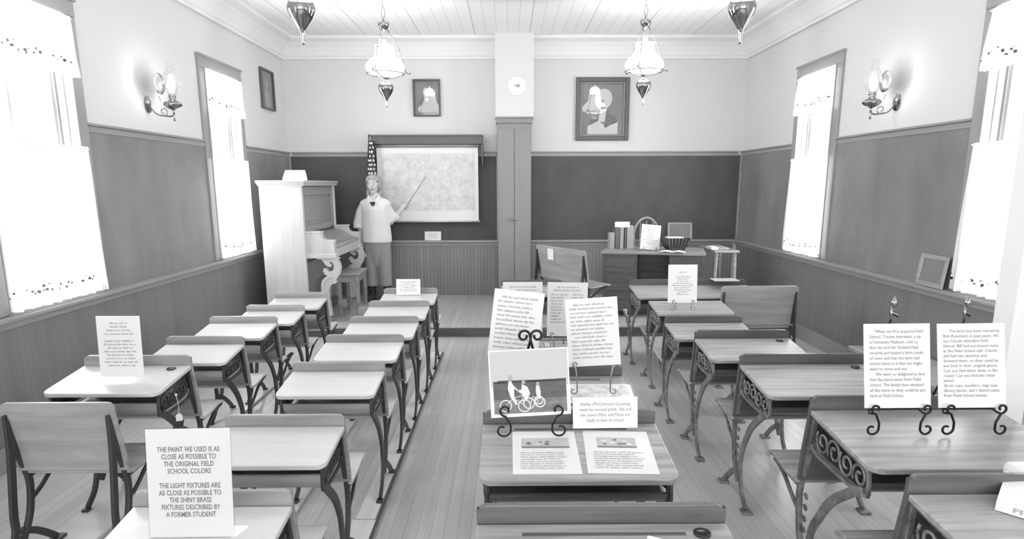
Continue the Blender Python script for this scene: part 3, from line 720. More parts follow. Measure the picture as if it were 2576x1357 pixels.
def fig_b(bm, w, h, b):      # plain bust, pale clothes, dark ground
    poly_prism(bm, [(-w*.36, b), (-w*.36, b+h*.16), (-w*.10, b+h*.27), (w*.12, b+h*.14), (w*.28, b+h*.24), (w*.38, b+h*.27), (w*.38, b)], -.0095, -.008, 2)
    poly_prism(bm, [(w*.06, b+h*.13), (w*.10, b+h*.45), (w*.30, b+h*.36), (w*.38, b+h*.25)], -.0095, -.008, 1)
    disc(bm, (w*.02, b+h*.70), w*.21, h*.21, -.0095, -.008, 2, rot=-.3); poly_prism(bm, [(-w*.04, b+h*.55), (w*.10, b+h*.55), (w*.06, b+h*.25), (-w*.10, b+h*.25)], -.0095, -.008, 2)
    disc(bm, (-.0, b+h*.66), w*.05, h*.025, -.0102, -.0095, 3)
def fig_c(bm, w, h, b):
    poly_prism(bm, [(-w*.15, b), (-w*.22, b+h*.4), (-w*.02, b+h*.55), (w*.2, b+h*.4), (w*.2, b)], -.0095, -.008, 3)
    disc(bm, (0, b+h*.65), w*.14, h*.10, -.0095, -.008, 3)
frame('framed_portrait', 'small dark framed portrait above the wall map', (-1.031, BW-.001, 2.43), 0, .348, .452, .022, fig_a, mould=False)
frame('framed_portrait', 'large portrait in a wide dark frame right of the chimney breast', (1.203, BW-.001, 2.127), 0, .68, .775, .055, fig_b)
frame('framed_portrait', 'narrow framed picture high on the left wall beyond the far window', (LW+.001, 7.87, 2.45), PI/2, .40, .455, .025, fig_c, mould=False)

# ------------------------------------------------------------------ lamps
def wires(bm, pts, r=.003, n=6): tube(bm, pts, r, n)
def pendant(label, x, y, zb):
    """zb = height of the lowest tip"""
    r = thing('pendant_lamp', label, 'lamp', (x, y, zb), random.random()*.6, 'brass oil lamp pendants hanging from the ceiling')
    H = CEIL - zb
    bm = NB(); lathe(bm, [(.004, 0), (.010, .006), (.008, .018), (.012, .03), (.010, .05), (.022, .085), (.055, .13), (.072, .165), (.076, .19), (.068, .215), (.04, .235), (.022, .245), (.018, .262), (.028, .27), (.028, .29), (.02, .30)], n=28)
    link('oil_font', bm, 'brass', r, smooth=True)
    bm = NB()
    for k in range(3):
        a = k*2*PI/3
        tube(bm, [(.02*math.cos(a), .02*math.sin(a), .27), (.10*math.cos(a), .10*math.sin(a), .285), (.20*math.cos(a), .20*math.sin(a), .33), (.235*math.cos(a), .235*math.sin(a), .325)], .005, 8)
        lathe(bm, [(.001, -.012), (.012, -.004), (.012, .008), (.001, .014)], (.235*math.cos(a), .235*math.sin(a), .325), 10)
    R = []
    tube(bm, [(.185*math.cos(q*PI/16), .185*math.sin(q*PI/16), .315) for q in range(32)], .005, 6, closed=True)
    link('arm', bm, 'brass', r, smooth=True)
    bm = NB(); lathe(bm, [(.055, .30), (.12, .31), (.175, .335), (.19, .365), (.185, .40), (.15, .44), (.11, .475), (.095, .51), (.09, .55), (.095, .575), (.092, .575), (.086, .55), (.091, .51), (.106, .475), (.146, .438), (.18, .40), (.184, .365)], n=36, cap=False)
    link('glass_shade', bm, 'globe_glass', r, smooth=True)
    bm = NB(); lathe(bm, [(.028, .33), (.035, .40), (.028, .50), (.026, .64)], n=20, cap=False); link('chimney', bm, 'glass', r, smooth=True)
    bm = NB()
    for k in range(3):
        a = k*2*PI/3+.0; c, s = math.cos(a), math.sin(a)
        wires(bm, [(.20*c, .20*s, .335), (.13*c, .13*s, .56), (.03*c, .03*s, .735)], .0045)
        lathe(bm, [(.001, -.012), (.011, -.004), (.011, .004), (.001, .012)], (.135*c, .135*s, .545), 8)
    link('hanger_rod', bm, 'brass', r, smooth=True)
    bm = NB(); lathe(bm, [(.008, .70), (.018, .715), (.045, .74), (.055, .77), (.052, .79), (.02, .80), (.012, .83), (.006, .84)], n=24); link('counterweight', bm, 'brass', r, smooth=True)
    bm = NB(); 
    for k in range(2):
        s = -1 if k else 1
        wires(bm, [(s*.01, 0, .83), (s*.018, 0, .87), (s*.012, 0, .91), (0, 0, .93)], .003)
    wires(bm, [(0, 0, .92), (0, 0, H)], .004); link('chain', bm, 'brass', r)
    bm = NB(); lathe(bm, [(.01, H-.03), (.03, H-.022), (.05, H-.006), (.052, H)], n=24); link('canopy', bm, 'brass', r, smooth=True)
    l = bpy.data.lights.new('lamp_light', 'POINT'); l.energy = 5; l.shadow_soft_size = .08
    lo = bpy.data.objects.new('lamp_light', l); col.objects.link(lo); lo.location = (x, y, zb+.62)
pendant('far left pendant oil lamp hanging in front of the small portrait', -1.205, 6.62, 2.335)
pendant('far right pendant oil lamp hanging beside the large portrait', 1.34, 6.62, 2.355)
pendant('near left pendant oil lamp, only its brass font in view', -1.12, 3.72, 2.333)
pendant('near right pendant oil lamp, only its brass font in view', 1.275, 3.72, 2.333)
def sconce(label, x, s, y, z):
    """z = height of the lowest tip; s = direction into the room"""
    r = thing('wall_lamp', label, 'lamp', (x, y, z), 0 if s > 0 else PI, 'oil lamp wall sconces')
    bm = NB(); lathe(bm, [(.05, 0), (.05, .008), (.03, .016), (.012, .02)], n=20)
    for v in bm.verts: v.co = Vector((v.co.z, v.co.y, v.co.x*1.3+.13))
    link('back_plate', bm, 'brass', r, smooth=False)
    bm = NB(); tube(bm, smooth_path([(.01, 0, .13), (.06, 0, .06), (.12, 0, .045), (.17, 0, .04), (.2, 0, .05)], 4), .007, 8)
    tube(bm, [(.12+a, 0, .075+b) for a, b in spiral((0, 0), .035, .01, -PI/2, 5, 16)], .004, 6); tube(bm, [(.2, 0, .05), (.2, 0, .10)], .008, 8)
    lathe(bm, [(.002, -.0), (.010, .01), (.004, .03), (.012, .045), (.004, .06)], (.2, 0, 0), 12)
    link('bracket_arm', bm, 'brass', r, smooth=True)
    bm = NB(); lathe(bm, [(.012, .085), (.045, .10), (.07, .125), (.066, .14), (.03, .16), (.022, .175), (.028, .185), (.028, .20), (.02, .21)], (.2, 0, 0), 28); link('oil_font', bm, 'brass', r, smooth=True)
    bm = NB(); lathe(bm, [(.001, 0), (.045, .003), (.080, .012), (.081, .016), (.045, .007), (.001, .004)], n=32, cap=False)
    for v in bm.verts: v.co = Vector((.095+v.co.z, v.co.y, v.co.x+.285))
    tube(bm, [(.095, 0, .19), (.12, 0, .12), (.19, 0, .09)], .004, 6); link('reflector', bm, 'silvered', r, smooth=True)
    bm = NB(); n = 40; R = []
    for rr, zz in [(.03, .205), (.055, .235), (.072, .275), (.068, .31), (.048, .35), (.028, .385), (.024, .43), (.030, .445)]:
        R.append([Vector((.2+rr*(1+.06*math.cos(k*8*2*PI/n)*(1 if .22 < zz < .36 else 0))*math.cos(2*PI*k/n), rr*(1+.06*math.cos(k*8*2*PI/n)*(1 if .22 < zz < .36 else 0))*math.sin(2*PI*k/n), zz)) for k in range(n)])
    rings(bm, R, cap=False); link('glass_chimney', bm, 'glass', r, smooth=True)
    bm = NB(); lathe(bm, [(.008, .21), (.022, .235), (.03, .265), (.022, .30), (.006, .33)], (.2, 0, 0), 16); link('bulb', bm, 'flame', r, smooth=True)
    l = bpy.data.lights.new('lamp_light', 'POINT'); l.energy = 1.4; l.shadow_soft_size = .012
    lo = bpy.data.objects.new('lamp_light', l); col.objects.link(lo); lo.location = (x + s*.19, y, z+.285)
sconce('lit wall lamp with clear fluted chimney on the left wall', LW+.001, 1, 5.26, 2.075)
sconce('lit wall lamp with clear fluted chimney on the right wall', RW-.001, -1, 5.18, 2.07)

# ------------------------------------------------------------------ teacher desk and what stands on it
D = thing('teacher_desk', 'dark wooden teacher desk on the platform before the right blackboard', 'desk', (1.68, 7.22, PZ), math.radians(-14))
HD = .73
bm = NB(); box(bm, -.60, .52, -.34, .34, HD-.028, HD); link('desktop', bm, 'wood_mid', D, bevel=.006)
for a, b in ((-.57, -.20), (.14, .49)):
    p = link('pedestal', B(a, b, -.30, .30, .06, HD-.028), 'wood_dark', D, bevel=.003)
    for k in range(3): link('panel', B(a+.03, b-.03, -.308, -.300, .10+k*.195, .27+k*.195), 'wood_dark', p, bevel=.003)
link('modesty_panel', B(-.20, .14, .2, .22, .2, HD-.028), 'wood_dark', D)
D2 = thing('side_table', 'small dark table with pale splayed legs right of the teacher desk', 'table', (2.41, 7.32, PZ), 0)
link('tabletop', B(-.14, .14, -.30, .30, .71, .735), 'wood_mid', D2, bevel=.004)
for sx in (-1, 1):
    for sy in (-1, 1):
        bm = NB(); tube(bm, [(sx*.10, sy*.25, .71), (sx*.125, sy*.27, 0)], [.024, .016], 8); link('leg', bm, 'wood_top', D2)
TZ = PZ+HD
bm0 = 0
bks = [(1.19, .055, .18, 'book_b', 'short pale book at the left end of the row on the teacher desk'), (1.25, .05, .23, 'book_c', 'dark book beside the short pale book on the teacher desk'),
       (1.30, .04, .24, 'book_b', 'grey book in the middle of the row on the teacher desk'), (1.345, .028, .24, 'book_c', 'thin black book in the row on the teacher desk'), (1.39, .085, .26, 'book_b', 'thick grey book behind the white sheet on the teacher desk')]
for bx_, th, hh, m_, lb in bks:
    o = thing('book', lb, 'book', (bx_, 7.42, TZ), 0, 'books standing on the teacher desk')
    bm = NB(); box(bm, -th/2, -th/2+.004, -.08, .08, 0, hh); box(bm, th/2-.004, th/2, -.08, .08, 0, hh); box(bm, -th/2, th/2, -.084, -.079, 0, hh); link('cover', bm, m_, o, bevel=.002)
    link('pages', B(-th/2+.004, th/2-.004, -.078, .075, .004, hh-.006), 'paper', o)
o = link('card', B(-.085, .085, -.002, .002, 0, .062), 'card'); o.location = (1.30, 7.335, TZ+.245); tag(o, 'narrow white card propped on top of the books', 'card')
link('card_back', B(-.03, .03, .002, .05, -.005, .004), 'card', o)
_o = sheet('notice_sheet', 'white sheet on a small easel on the teacher desk', 'notice', (1.565, 7.08, TZ+.012), .215, .28, .22, .10)
blurred_lines(_o, centred(9, 5), -.08, .08, .235, .022)
def small_easel(label, loc, w, h, rz=0, m='black_wire', r=.0035, lean=.22, scroll=.03, top=None, foot=None):
    """wire stand: two scrolled front feet with holders, a back leg, optional top scroll; origin below the sheet centre"""
    o = thing('wire_easel', label, 'easel', loc, rz, 'wire display easels')
    up_ = math.tan(lean); f = foot or .03
    for s in (-1, 1):
        bm = NB(); X = s*w*.36
        rb, rtp = scroll*.50, scroll*.40; cb = (X, rb+r); ct = (X - s*rb*.35, f+.006+rtp)
        bot = list(reversed([(X + s*(x-X), z) for x, z in spiral(cb, rb, rb*.38, PI, PI+5.2, 18)]))
        topc = [(ct[0] - s*(x-ct[0]), z) for x, z in spiral(ct, rtp, rtp*.38, -PI/2, -PI/2-5.4, 18)]
        if s < 0: pass
        tube(bm, [(x, -.016, z) for x, z in bot] + [(X - s*rb*.98, -.016, f*.5+.012)] + [(x, -.016, z) for x, z in topc], r, 7)
        tube(bm, [(X - s*rb*.35, -.016, f+.006), (X, .01, f), (X*.9, .03, f+.01), (X*.15, .03+h*.8*up_, f+h*.8)], r, 6)
        link('front_leg', bm, m, o, smooth=True)
    bm = NB(); tube(bm, [(0, .03+h*.75*up_, f+h*.75), (0, .05+h*.55, r)], r, 6); link('back_leg', bm, m, o, smooth=True)
    bm = NB(); tube(bm, [(-w*.34, .028, f+.01), (w*.34, .028, f+.01)], r, 6); link('crossbar', bm, m, o, smooth=True)
    if top == 'scroll':
        bm = NB(); zt = f+h*1.0; yt = .03+h*up_*1.0
        for s in (-1, 1):
            c = (s*scroll*.42, zt+.030)
            tube(bm, [(s*-.010, yt-.01, zt-.02), (s*.0005, yt, zt+.018)] + [(x, yt, z) for x, z in spiral(c, scroll*.40, scroll*.17, PI if s > 0 else 0, (-PI*1.1 if s > 0 else PI*2.1), 22)], r*1.3, 8)
        link('top_scroll', bm, m, o, smooth=True)
    if top == 'finial':
        bm = NB(); zt = f+h*.98; yt = .03+h*up_
        tube(bm, [(0, yt, zt-.03), (0, yt+.003, zt+.02)], r, 6); lathe(bm, [(.003, 0), (.010, .010), (.009, .022), (.002, .040)], (0.004, yt, zt+.015), 10); link('finial', bm, 'brass', o, smooth=True)
        bm = NB(); tube(bm, [(0, yt+.004, zt-.01), (.02, yt+.03, zt-.012), (.05, yt+.045, zt-.024)], r*1.2, 6); tube(bm, [(0, yt, zt-.03), (-.01, yt, zt-.06)], r, 6); link('strut', bm, 'black_wire', o, smooth=True)
    return o
small_easel('tiny wire easel holding the sheet on the teacher desk', (1.565, 7.06, TZ), .2, .26, m='grey_wire', foot=.012)
# dark flared basket with papers, open book, chair behind
K = thing('basket', 'dark flared basket on the teacher desk', 'basket', (1.84, 7.05, TZ), .2)
bm = NB(); R = []
for z_, q in ((0, .55), (.06, .8), (.145, 1.0)): R.append([Vector((x*q, y*q, z_)) for x, y in ((-.14, -.10), (.14, -.10), (.14, .10), (-.14, .10))])
rings(bm, R); link('bowl', bm, 'black', K)
bm = NB()
for k in range(7): tube(bm, [(-.08+k*.027, -.058, .003), (-.13+k*.043, -.103, .145)], .0035, 5)
link('ribs', bm, 'wood_mid', K)
tag(link('paper_stack', B(1.74, 1.92, 6.98, 7.12, TZ+.146, TZ+.154), 'paper'), 'white papers lying on top of the dark basket', 'papers')
bm = NB(); R = []
for i in range(13):
    u = i/12-.5; zz = .014+.018*(1-abs(abs(u)*2-.5)*2)*.6
    R.append([Vector((u*.26, -.05, zz-.01)), Vector((u*.26, .05, zz-.01)), Vector((u*.26, .05, zz)), Vector((u*.26, -.05, zz))])
rings(bm, R); o = link('open_book', bm, 'paper'); o.location = (1.77, 6.88, TZ-.001); o.rotation_euler = (0, 0, -.35); tag(o, 'white open book at the front edge of the teacher desk', 'book')
tag(link('note_pad', B(2.26, 2.34, 7.10, 7.28, TZ+.006, TZ+.035), 'paper', bevel=.003), 'small white pad on the side table', 'pad')
tag(link('tray', B(2.36, 2.48, 7.15, 7.5, TZ+.006, TZ+.022), 'book_b', bevel=.003), 'pale flat tray on the side table', 'tray')
C = thing('teacher_chair', 'wooden chair with a rounded back behind the teacher desk', 'chair', (1.75, 7.95, PZ), 0)
bm = NB(); lathe(bm, [(.20, .43), (.21, .445), (.20, .465)], n=28); link('seat', bm, 'wood_mid', C)
for sx in (-1, 1):
    for sy in (-1, 1): bm = NB(); tube(bm, [(sx*.13, sy*.13, .43), (sx*.18, sy*.18, 0)], [.018, .014], 8); link('leg', bm, 'wood_mid', C)
bm = NB(); tube(bm, [(-.14, .15, .46)] + [(.16*math.cos(a), .19, .80+.24*math.sin(a)) for a in [PI-PI*i/14 for i in range(15)]] + [(.14, .15, .46)], .016, 8)
for k in (-.08, 0, .08): tube(bm, [(k, .16, .46), (k, .19, 1.0)], .007, 6)
link('backrest', bm, 'wood_top', C, smooth=True)

# ------------------------------------------------------------------ notices, sheets and photographs
def boxed_sign(loc, rz, lean, roll):
    o = thing('notice_sign', 'upright notice about the paint and light fixtures on the nearest left desk', 'notice', loc, rz); o.rotation_euler = (-lean, roll, rz)
    link('sheet', B(-.111, .111, 0, .001, .004, .284), 'paper_sleeve', o)
    bm = NB(); box(bm, -.113, .113, .0012, .0034, 0, .287); box(bm, -.113, .113, -.0032, -.0012, 0, .287); box(bm, -.11, .11, .0, .08, -.001, .002); link('clear_holder', bm, 'glass', o)
    return o
o = boxed_sign((-.815, 1.50, .690), -.05, .16, -.035)
lettering(bpy.data.objects['sheet.001'] if False else o.children[0], 'THE PAINT WE USED IS AS\nCLOSE AS POSSIBLE TO\nTHE ORIGINAL FIELD\nSCHOOL COLORS\n\nTHE LIGHT FIXTURES ARE\nAS CLOSE AS POSSIBLE TO\nTHE SHINY BRASS\nFIXTURES DESCRIBED BY\nA FORMER STUDENT', .165, .182, .238, 'ink', bold=.0015, line=1.0, y=-.0006)
_o = sheet('notice_sheet', 'white printed sheet standing on the nearest desk of the left wall row', 'notice', (-1.795, 2.86, .708), .20, .285, .06, m='paper_sleeve')
blurred_lines(_o, centred(4, 6) + [(.5, .5)] + centred(8, 7, .2), -.078, .078, .248, .0165)
_o = sheet('card', 'white printed card on the desk nearest the platform left of the aisle', 'card', (-.86, 5.40, .652), .205, .135, .12, m='card')
blurred_lines(_o, centred(6, 8, .2), -.08, .08, .108, .016)
T1 = ('     When we first acquired Field\nSchool, Tressia Interstate, a tip\nof immunity Madison, told us\nthat she and her husband had\nrecently purchased a farm south\nof town and that the farm had\nschool items in it that we might\nwant to come and see.\n     We were so delighted to find\nthat the items were from Field\nSchool. The family then donated\nall the items so they could be put\nback at Field School.')
T2 = ('     The farm had been owned by\nBob Bussmann in past years. His\nson Claude attended Field\nSchool. Bill had purchased many\nat the Field School sale. Claude\nstill had two benches and\ndonated them, so they could be\nput back in their original places.\nCan you find these desks in the\nroom? Can you find the other\nitems?\n26 tin cups, scrollers, map case,\nlibrary books, and a bench came\nfrom Field School homes.')
for xx, tx, lb, rl in ((1.335, T1, 'left one of the two typed sheets on the big dark desk', -.01), (1.592, T2, 'right one of the two typed sheets on the big dark desk', -.02)):
    sheet('typed_sheet', lb, 'notice', (xx, 2.08, .822), .225, .29, .20, rl, -.02 if xx < 1.5 else -.05, text=tx, align='LEFT', box_=(.84, .80, .93), ink='ink')
    small_easel('black wire easel behind the ' + lb.replace(' one', '').replace('the two typed sheets', 'two typed sheets') , (xx, 2.075, .727), .26, .345, m='black_wire', r=.004, lean=.20, scroll=.045, top='finial', foot=.075)
_o = sheet('list_sheet', 'left of the two list sheets on the far centre desk', 'notice', (.075, 3.36, .775), .213, .292, .10, -.0)
blurred_lines(_o, [(.08, .92), (.1, .94)], -.085, .085, .262, .017); blurred_lines(_o, para(10, 11), -.09, -.005, .225, .017, name='left_column'); blurred_lines(_o, [(.2, 1), (.25, 1), (.6, 1), (.4, 1), (.3, 1), (.5, 1), (.4, 1), (.8, 1), (.4, 1), (.5, 1), (.5, 1)], .0, .09, .225, .017, name='right_column')
_o = sheet('list_sheet', 'right of the two list sheets, partly behind the tilted sheet', 'notice', (.313, 3.36, .772), .217, .292, .10, .015)
blurred_lines(_o, [(.15, .85), (.05, .93)], -.085, .085, .262, .017); blurred_lines(_o, [(0, 1), (0, .85), (0, .8), (0, .7), (0, .66), (0, .66), (0, .6), (0, .55), (0, .66), (0, .9)], -.09, .0, .222, .0165, name='left_column'); blurred_lines(_o, [(.3, .95), (.25, .95)], .0, .09, .222, .0165, name='right_column')
for xx, lb in ((.075, 'pale wire easel holding the left list sheet'), (.313, 'pale wire easel holding the right list sheet')):
    small_easel(lb, (xx, 3.35, .672), .24, .3, m='grey_wire', lean=.10, foot=.10)
_o = sheet('typed_sheet', 'typed sheet tilted left behind the bicycle photograph', 'notice', (.015, 2.64, .86), .215, .28, .10, .13, .10)
blurred_lines(_o, para(12, 14, (0,)), -.088, .085, .245, .0195, ch=.0058)
_o = sheet('typed_sheet', 'bright typed sheet tilted right behind the bicycle photograph', 'notice', (.368, 2.64, .815), .222, .292, .10, -.08, -.10)
blurred_lines(_o, para(14, 15, (0, 8)), -.092, .092, .262, .0175, ch=.0058)
small_easel('pale wire easel under the sheet tilted right', (.365, 2.655, .684), .24, .36, m='grey_wire', lean=.12, foot=.12)
small_easel('pale wire easel under the sheet tilted left', (.02, 2.655, .684), .24, .36, m='grey_wire', lean=.12, foot=.16)
# bicycle photograph
o = sheet('photograph', 'large photograph of children on bicycles on a black scrolled easel', 'photograph', (.078, 2.145, .775), .283, .238, .16, -.045, .02, th=.004, m='paper_sleeve')
bm = NB(); box(bm, -.137, .137, -.001, 0, .105, .234); link('photo_sky', bm, 'pic_sky', o)
bm = NB(); box(bm, -.129, .129, -.0012, 0, .060, .128); poly_prism(bm, [(-.129, .12), (-.11, .131), (-.06, .13), (.02, .128), (.129, .129), (.129, .12)], -.0012, 0); link('photo_field', bm, 'pic_field', o)
link('photo_grass', B(-.129, .129, -.0013, 0, .012, .062), 'pic_grass', o)
bm = NB()
for cx_, cz_, rr in ((-.088, .040, .020), (-.022, .038, .021), (-.005, .046, .019), (.034, .048, .017), (.030, .056, .014)): ring2d(bm, (cx_, cz_), rr, .004, -.0022, -.0013)
for p_ in ([(-.09, .04), (-.06, .066), (-.02, .04)], [(-.06, .066), (-.03, .075), (-.022, .038)], [(.0, .045), (.01, .07), (.03, .05)]):
    for a, b in zip(p_[:-1], p_[1:]):
        d_ = Vector((b[0]-a[0], b[1]-a[1])).normalized()*.0012; poly_prism(bm, [(a[0]-d_.y, a[1]+d_.x), (b[0]-d_.y, b[1]+d_.x), (b[0]+d_.y, b[1]-d_.x), (a[0]+d_.y, a[1]-d_.x)], -.0023, -.0013)
link('photo_bicycles', bm, 'pic_pale', o)
bm = NB()
poly_prism(bm, [(-.066, .130), (-.058, .112), (-.036, .088), (-.034, .084), (-.056, .100), (-.056, .07), (-.045, .045), (-.052, .042), (-.07, .07), (-.078, .10), (-.075, .126)], -.0028, -.0013)
poly_prism(bm, [(-.028, .115), (-.008, .105), (.0, .082), (-.01, .06), (-.02, .06), (-.03, .08), (-.044, .09), (-.043, .094), (-.03, .096)], -.0028, -.0013)
poly_prism(bm, [(.022, .108), (.033, .108), (.038, .085), (.036, .06), (.026, .06), (.020, .085)], -.0028, -.0013)
link('photo_children', bm, 'pic_pale', o)
bm = NB(); disc(bm, (-.068, .139), .008, .010, -.003, -.0013); disc(bm, (-.022, .122), .007, .008, -.003, -.0013); disc(bm, (.028, .114), .006, .007, -.003, -.0013); link('photo_heads', bm, 'pic_mid', o)
small_easel('black easel with curled feet and a double scroll top holding the bicycle photograph', (.078, 2.14, .700), .28, .245, m='black_wire', r=.0036, lean=.17, scroll=.056, top='scroll', foot=.075, rz=.02)
sheet('name_card', 'wide white card naming the children, standing beside the bicycle photograph', 'card', (.348, 2.185, .712), .234, .113, .15, -.01, text='Shirley (McClintock) Gosening\nready for second grade. She and\nher sisters Mary and Maria are\nready to bike to school.', box_=(.80, .66, .84), ink='ink', m='card')
# two flat sheets on the same desk
def flat_sheet(label, cx_, cy_, z, w_, h_, rz, pic, txt, tilt):
    o = link('printed_page', B(-w_/2, w_/2, -h_/2, h_/2, 0, .002), 'paper_sleeve'); o.location = (cx_, cy_, z); o.rotation_euler = (tilt, 0, rz); tag(o, label, 'printed page', 'laminated pages lying on the photograph desk')
    x0, x1 = pic; bm = NB(); box(bm, x0, x1, h_*.12, h_*.33, .002, .0026); box(bm, x0, x1, h_*.08, h_*.12, .002, .0027, 1)
    for _ in range(9):
        q = random.uniform(x0+.02, x1-.02); zc = random.uniform(h_*.16, h_*.28); rr = random.uniform(.006, .013)
        for u in range(1):
            vs = [bm.verts.new((q+rr*math.cos(a*PI/5), zc+rr*.8*math.sin(a*PI/5), .0029)) for a in range(10)]; bm.faces.new(vs).material_index = random.choice((1, 2))
    link('printed_photo', bm, ['pic_sky', 'pic_bg', 'pic_pale'], o)
    le = blurred_lines(o, para(8, int(cx_*1000)), -w_*.38, w_*.38, -h_*.04, h_*.05, y=-.0028, flat=True, ch=.004)
    return o, le
TX5 = ''
for args in (('left printed page lying flat on the photograph desk', .122, 2.035, .677, .222, .285, .0, (-.08, .085)), ('right printed page lying flat on the photograph desk', .372, 2.035, .677, .228, .285, -.05, (-.07, .065))):
    lb, cx_, cy_, z_, w_, h_, rz_, pic = args
    o, le = flat_sheet(lb, cx_, cy_, z_+.010, w_, h_, rz_, pic, TX5, .10)
# page seen on the second centre desk: colour-print lying flat
o = link('printed_page', B(-.17, .17, -.10, .10, 0, .002), 'paper_sleeve'); o.location = (.37, 2.66, .682); o.rotation_euler = (.10, 0, -.04); tag(o, 'pale wide print lying on the desk under the sheet tilted right', 'print')
link('printed_figures', B(-.155, .155, -.088, .088, .002, .0026), 'print_pale', o)
for xx, yy in ((.205, 3.46), (.218, 3.46)):
    tag(link('chalk_stick', B(xx, xx+.006, yy, yy+.09, .684, .690), 'paper'), 'white chalk stick on the desk between the sheets', 'chalk', 'pair of chalk sticks')
_o = sheet('notice_sheet', 'white sheet on a wire easel on the desk without a ledge', 'notice', (1.30, 4.70, .705), .218, .285, .10, m='card')
blurred_lines(_o, [(.32, .68), (.5, .5)] + centred(9, 12, .35), -.08, .08, .225, .0165)
small_easel('thin grey wire easel with the sheet on the desk without a ledge', (1.30, 4.685, .645), .21, .27, m='grey_wire', lean=.10, foot=.055, scroll=.035)
tag(link('folder', B(1.80, 2.02, 5.50, 5.66, .742, .748), 'tan_card', bevel=.002), 'grey card folder lying across the ledge of the double desk', 'folder')
# tag on the platform seat
th_ = math.radians(-59.5)
o = link('price_tag', B(-.055, .055, -.004, 0, -.12, 0), 'card'); o.location = (.545-.16*math.cos(th_)-.016*math.sin(-th_)*0-.012*.861, 6.77-.16*math.sin(th_)-.012*.508, PZ+.775); o.rotation_euler = (.05, 0, th_); tag(o, 'white tag hanging on the back of the sideways seat', 'tag')
# objects on the near desks
o = link('paper_slip', B(-.055, .055, -.04, .04, 0, .002), 'card'); o.location = (.36, 1.43, .698); o.rotation_euler = (.1, 0, -.5); tag(o, 'white paper slip on the desk at the bottom edge', 'paper')
K = thing('booklet', 'thick white booklet with printed spine on the lower right desk', 'booklet', (1.438, 1.504, .743), -.45); K.rotation_euler = (.09, .04, -.75)
link('pages', B(-.14, .14, -.09, .09, .003, .027), 'paper', K); bm = NB(); box(bm, -.142, .142, -.093, .092, .027, .029); box(bm, -.142, .142, -.093, .092, 0, .003); box(bm, -.142, .142, -.0945, -.092, 0, .029); link('cover', bm, 'card', K)
lettering(K, 'FIELD SCHOOL', .21, .014, .022, 'pic_mid', y=-.0958, bold=.002)
tag(link('white_box', B(1.48, 1.68, 1.69, 1.79, .432, .765), 'card', bevel=.02), 'tall rounded white box standing on the seat behind the lower right desk', 'box')
# hanging price tag on the near left desk
K = thing('paper_tag', 'small white paper tag hanging by a string from the near left desk side', 'tag', (-1.553, 2.86, .49), .4)
bm = NB(); poly_prism(bm, [(-.014, 0), (.014, 0), (.014, .026), (.006, .036), (-.006, .036), (-.014, .026)], -.001, .001); link('label', bm, 'card', K)
bm = NB(); tube(bm, [(0, 0, .034), (.003, 0, .08), (-.004, .004, .125)], .0012, 5); lathe(bm, [(.002, -.006), (.007, 0), (.002, .006)], (-.004, .004, .128), 8); link('string', bm, 'card', K)

# ------------------------------------------------------------------ the teacher
def ell(bm, c, r, n=16):
    bmesh.ops.create_uvsphere(bm, u_segments=n, v_segments=n//2+2, radius=1, matrix=Matrix.Translation(c) @ Matrix.Diagonal((*r, 1)))
def fuse(name, bm, m, parent, vox, it=3):
    """grow one continuous skin over overlapping volumes"""
    o = link(name, bm, m, parent)
    r = o.modifiers.new('r', 'REMESH'); r.mode = 'VOXEL'; r.voxel_size = vox
    q = o.modifiers.new('s', 'SMOOTH'); q.iterations = it; q.factor = .6
    bpy.context.view_layer.update()
    dg = bpy.context.evaluated_depsgraph_get(); me = bpy.data.meshes.new_from_object(o.evaluated_get(dg))
    o.modifiers.clear(); o.data = me; me.name = name
    if not me.materials: me.materials.append(MATS[m])
    for p in me.polygons: p.use_smooth = True
    return o
W = thing('person', 'grey-haired person in a white blouse and grey trousers pointing at the map', 'person', (-1.665, 8.10, PZ), math.radians(-4))
bm = NB()
for s in (-1, 1):
    tube(bm, [(s*.08, 0, .82), (s*.085, -.01, .62), (s*.09, -.015, .45), (s*.095, .01, .30), (s*.10, .02, .08)], [.085, .075, .052, .048, .034], 12)
    ell(bm, (s*.105, -.045, .045), (.04, .11, .04))
R = []
for z, rx, ry, yy in ((.78, .15, .11, 0), (.88, .16, .115, 0), (1.0, .14, .10, 0), (1.12, .15, .105, 0), (1.22, .165, .09, 0), (1.28, .12, .07, .005), (1.31, .06, .055, .01), (1.36, .05, .052, .005)):
    R.append([Vector((rx*math.cos(a*PI/10), yy+ry*math.sin(a*PI/10), z)) for a in range(20)])
rings(bm, R)
hx, hz = -.012, 1.462
ell(bm, (hx, .005, hz+.022), (.073, .088, .092)); ell(bm, (hx, -.018, hz-.045), (.056, .066, .068)); ell(bm, (hx, -.045, hz-.092), (.026, .028, .022))
tube(bm, [(hx, -.080, hz+.018), (hx, -.098, hz-.018), (hx, -.085, hz-.03)], [.010, .014, .010], 8)
for s in (-1, 1):
    ell(bm, (hx+s*.074, .01, hz-.005), (.010, .018, .028)); ell(bm, (hx+s*.036, -.058, hz-.028), (.02, .02, .018))
def arm(sh, el, wr):
    tube(bm, [sh, tuple((a+b)/2 for a, b in zip(sh, el)), el, tuple((a+b)/2 for a, b in zip(el, wr)), wr], [.048, .043, .036, .034, .024], 12)
arm((-.150, 0, 1.205), (-.215, .01, .965), (-.150, -.045, .63)); arm((.140, 0, 1.205), (.185, .06, .985), (.325, .055, 1.165))
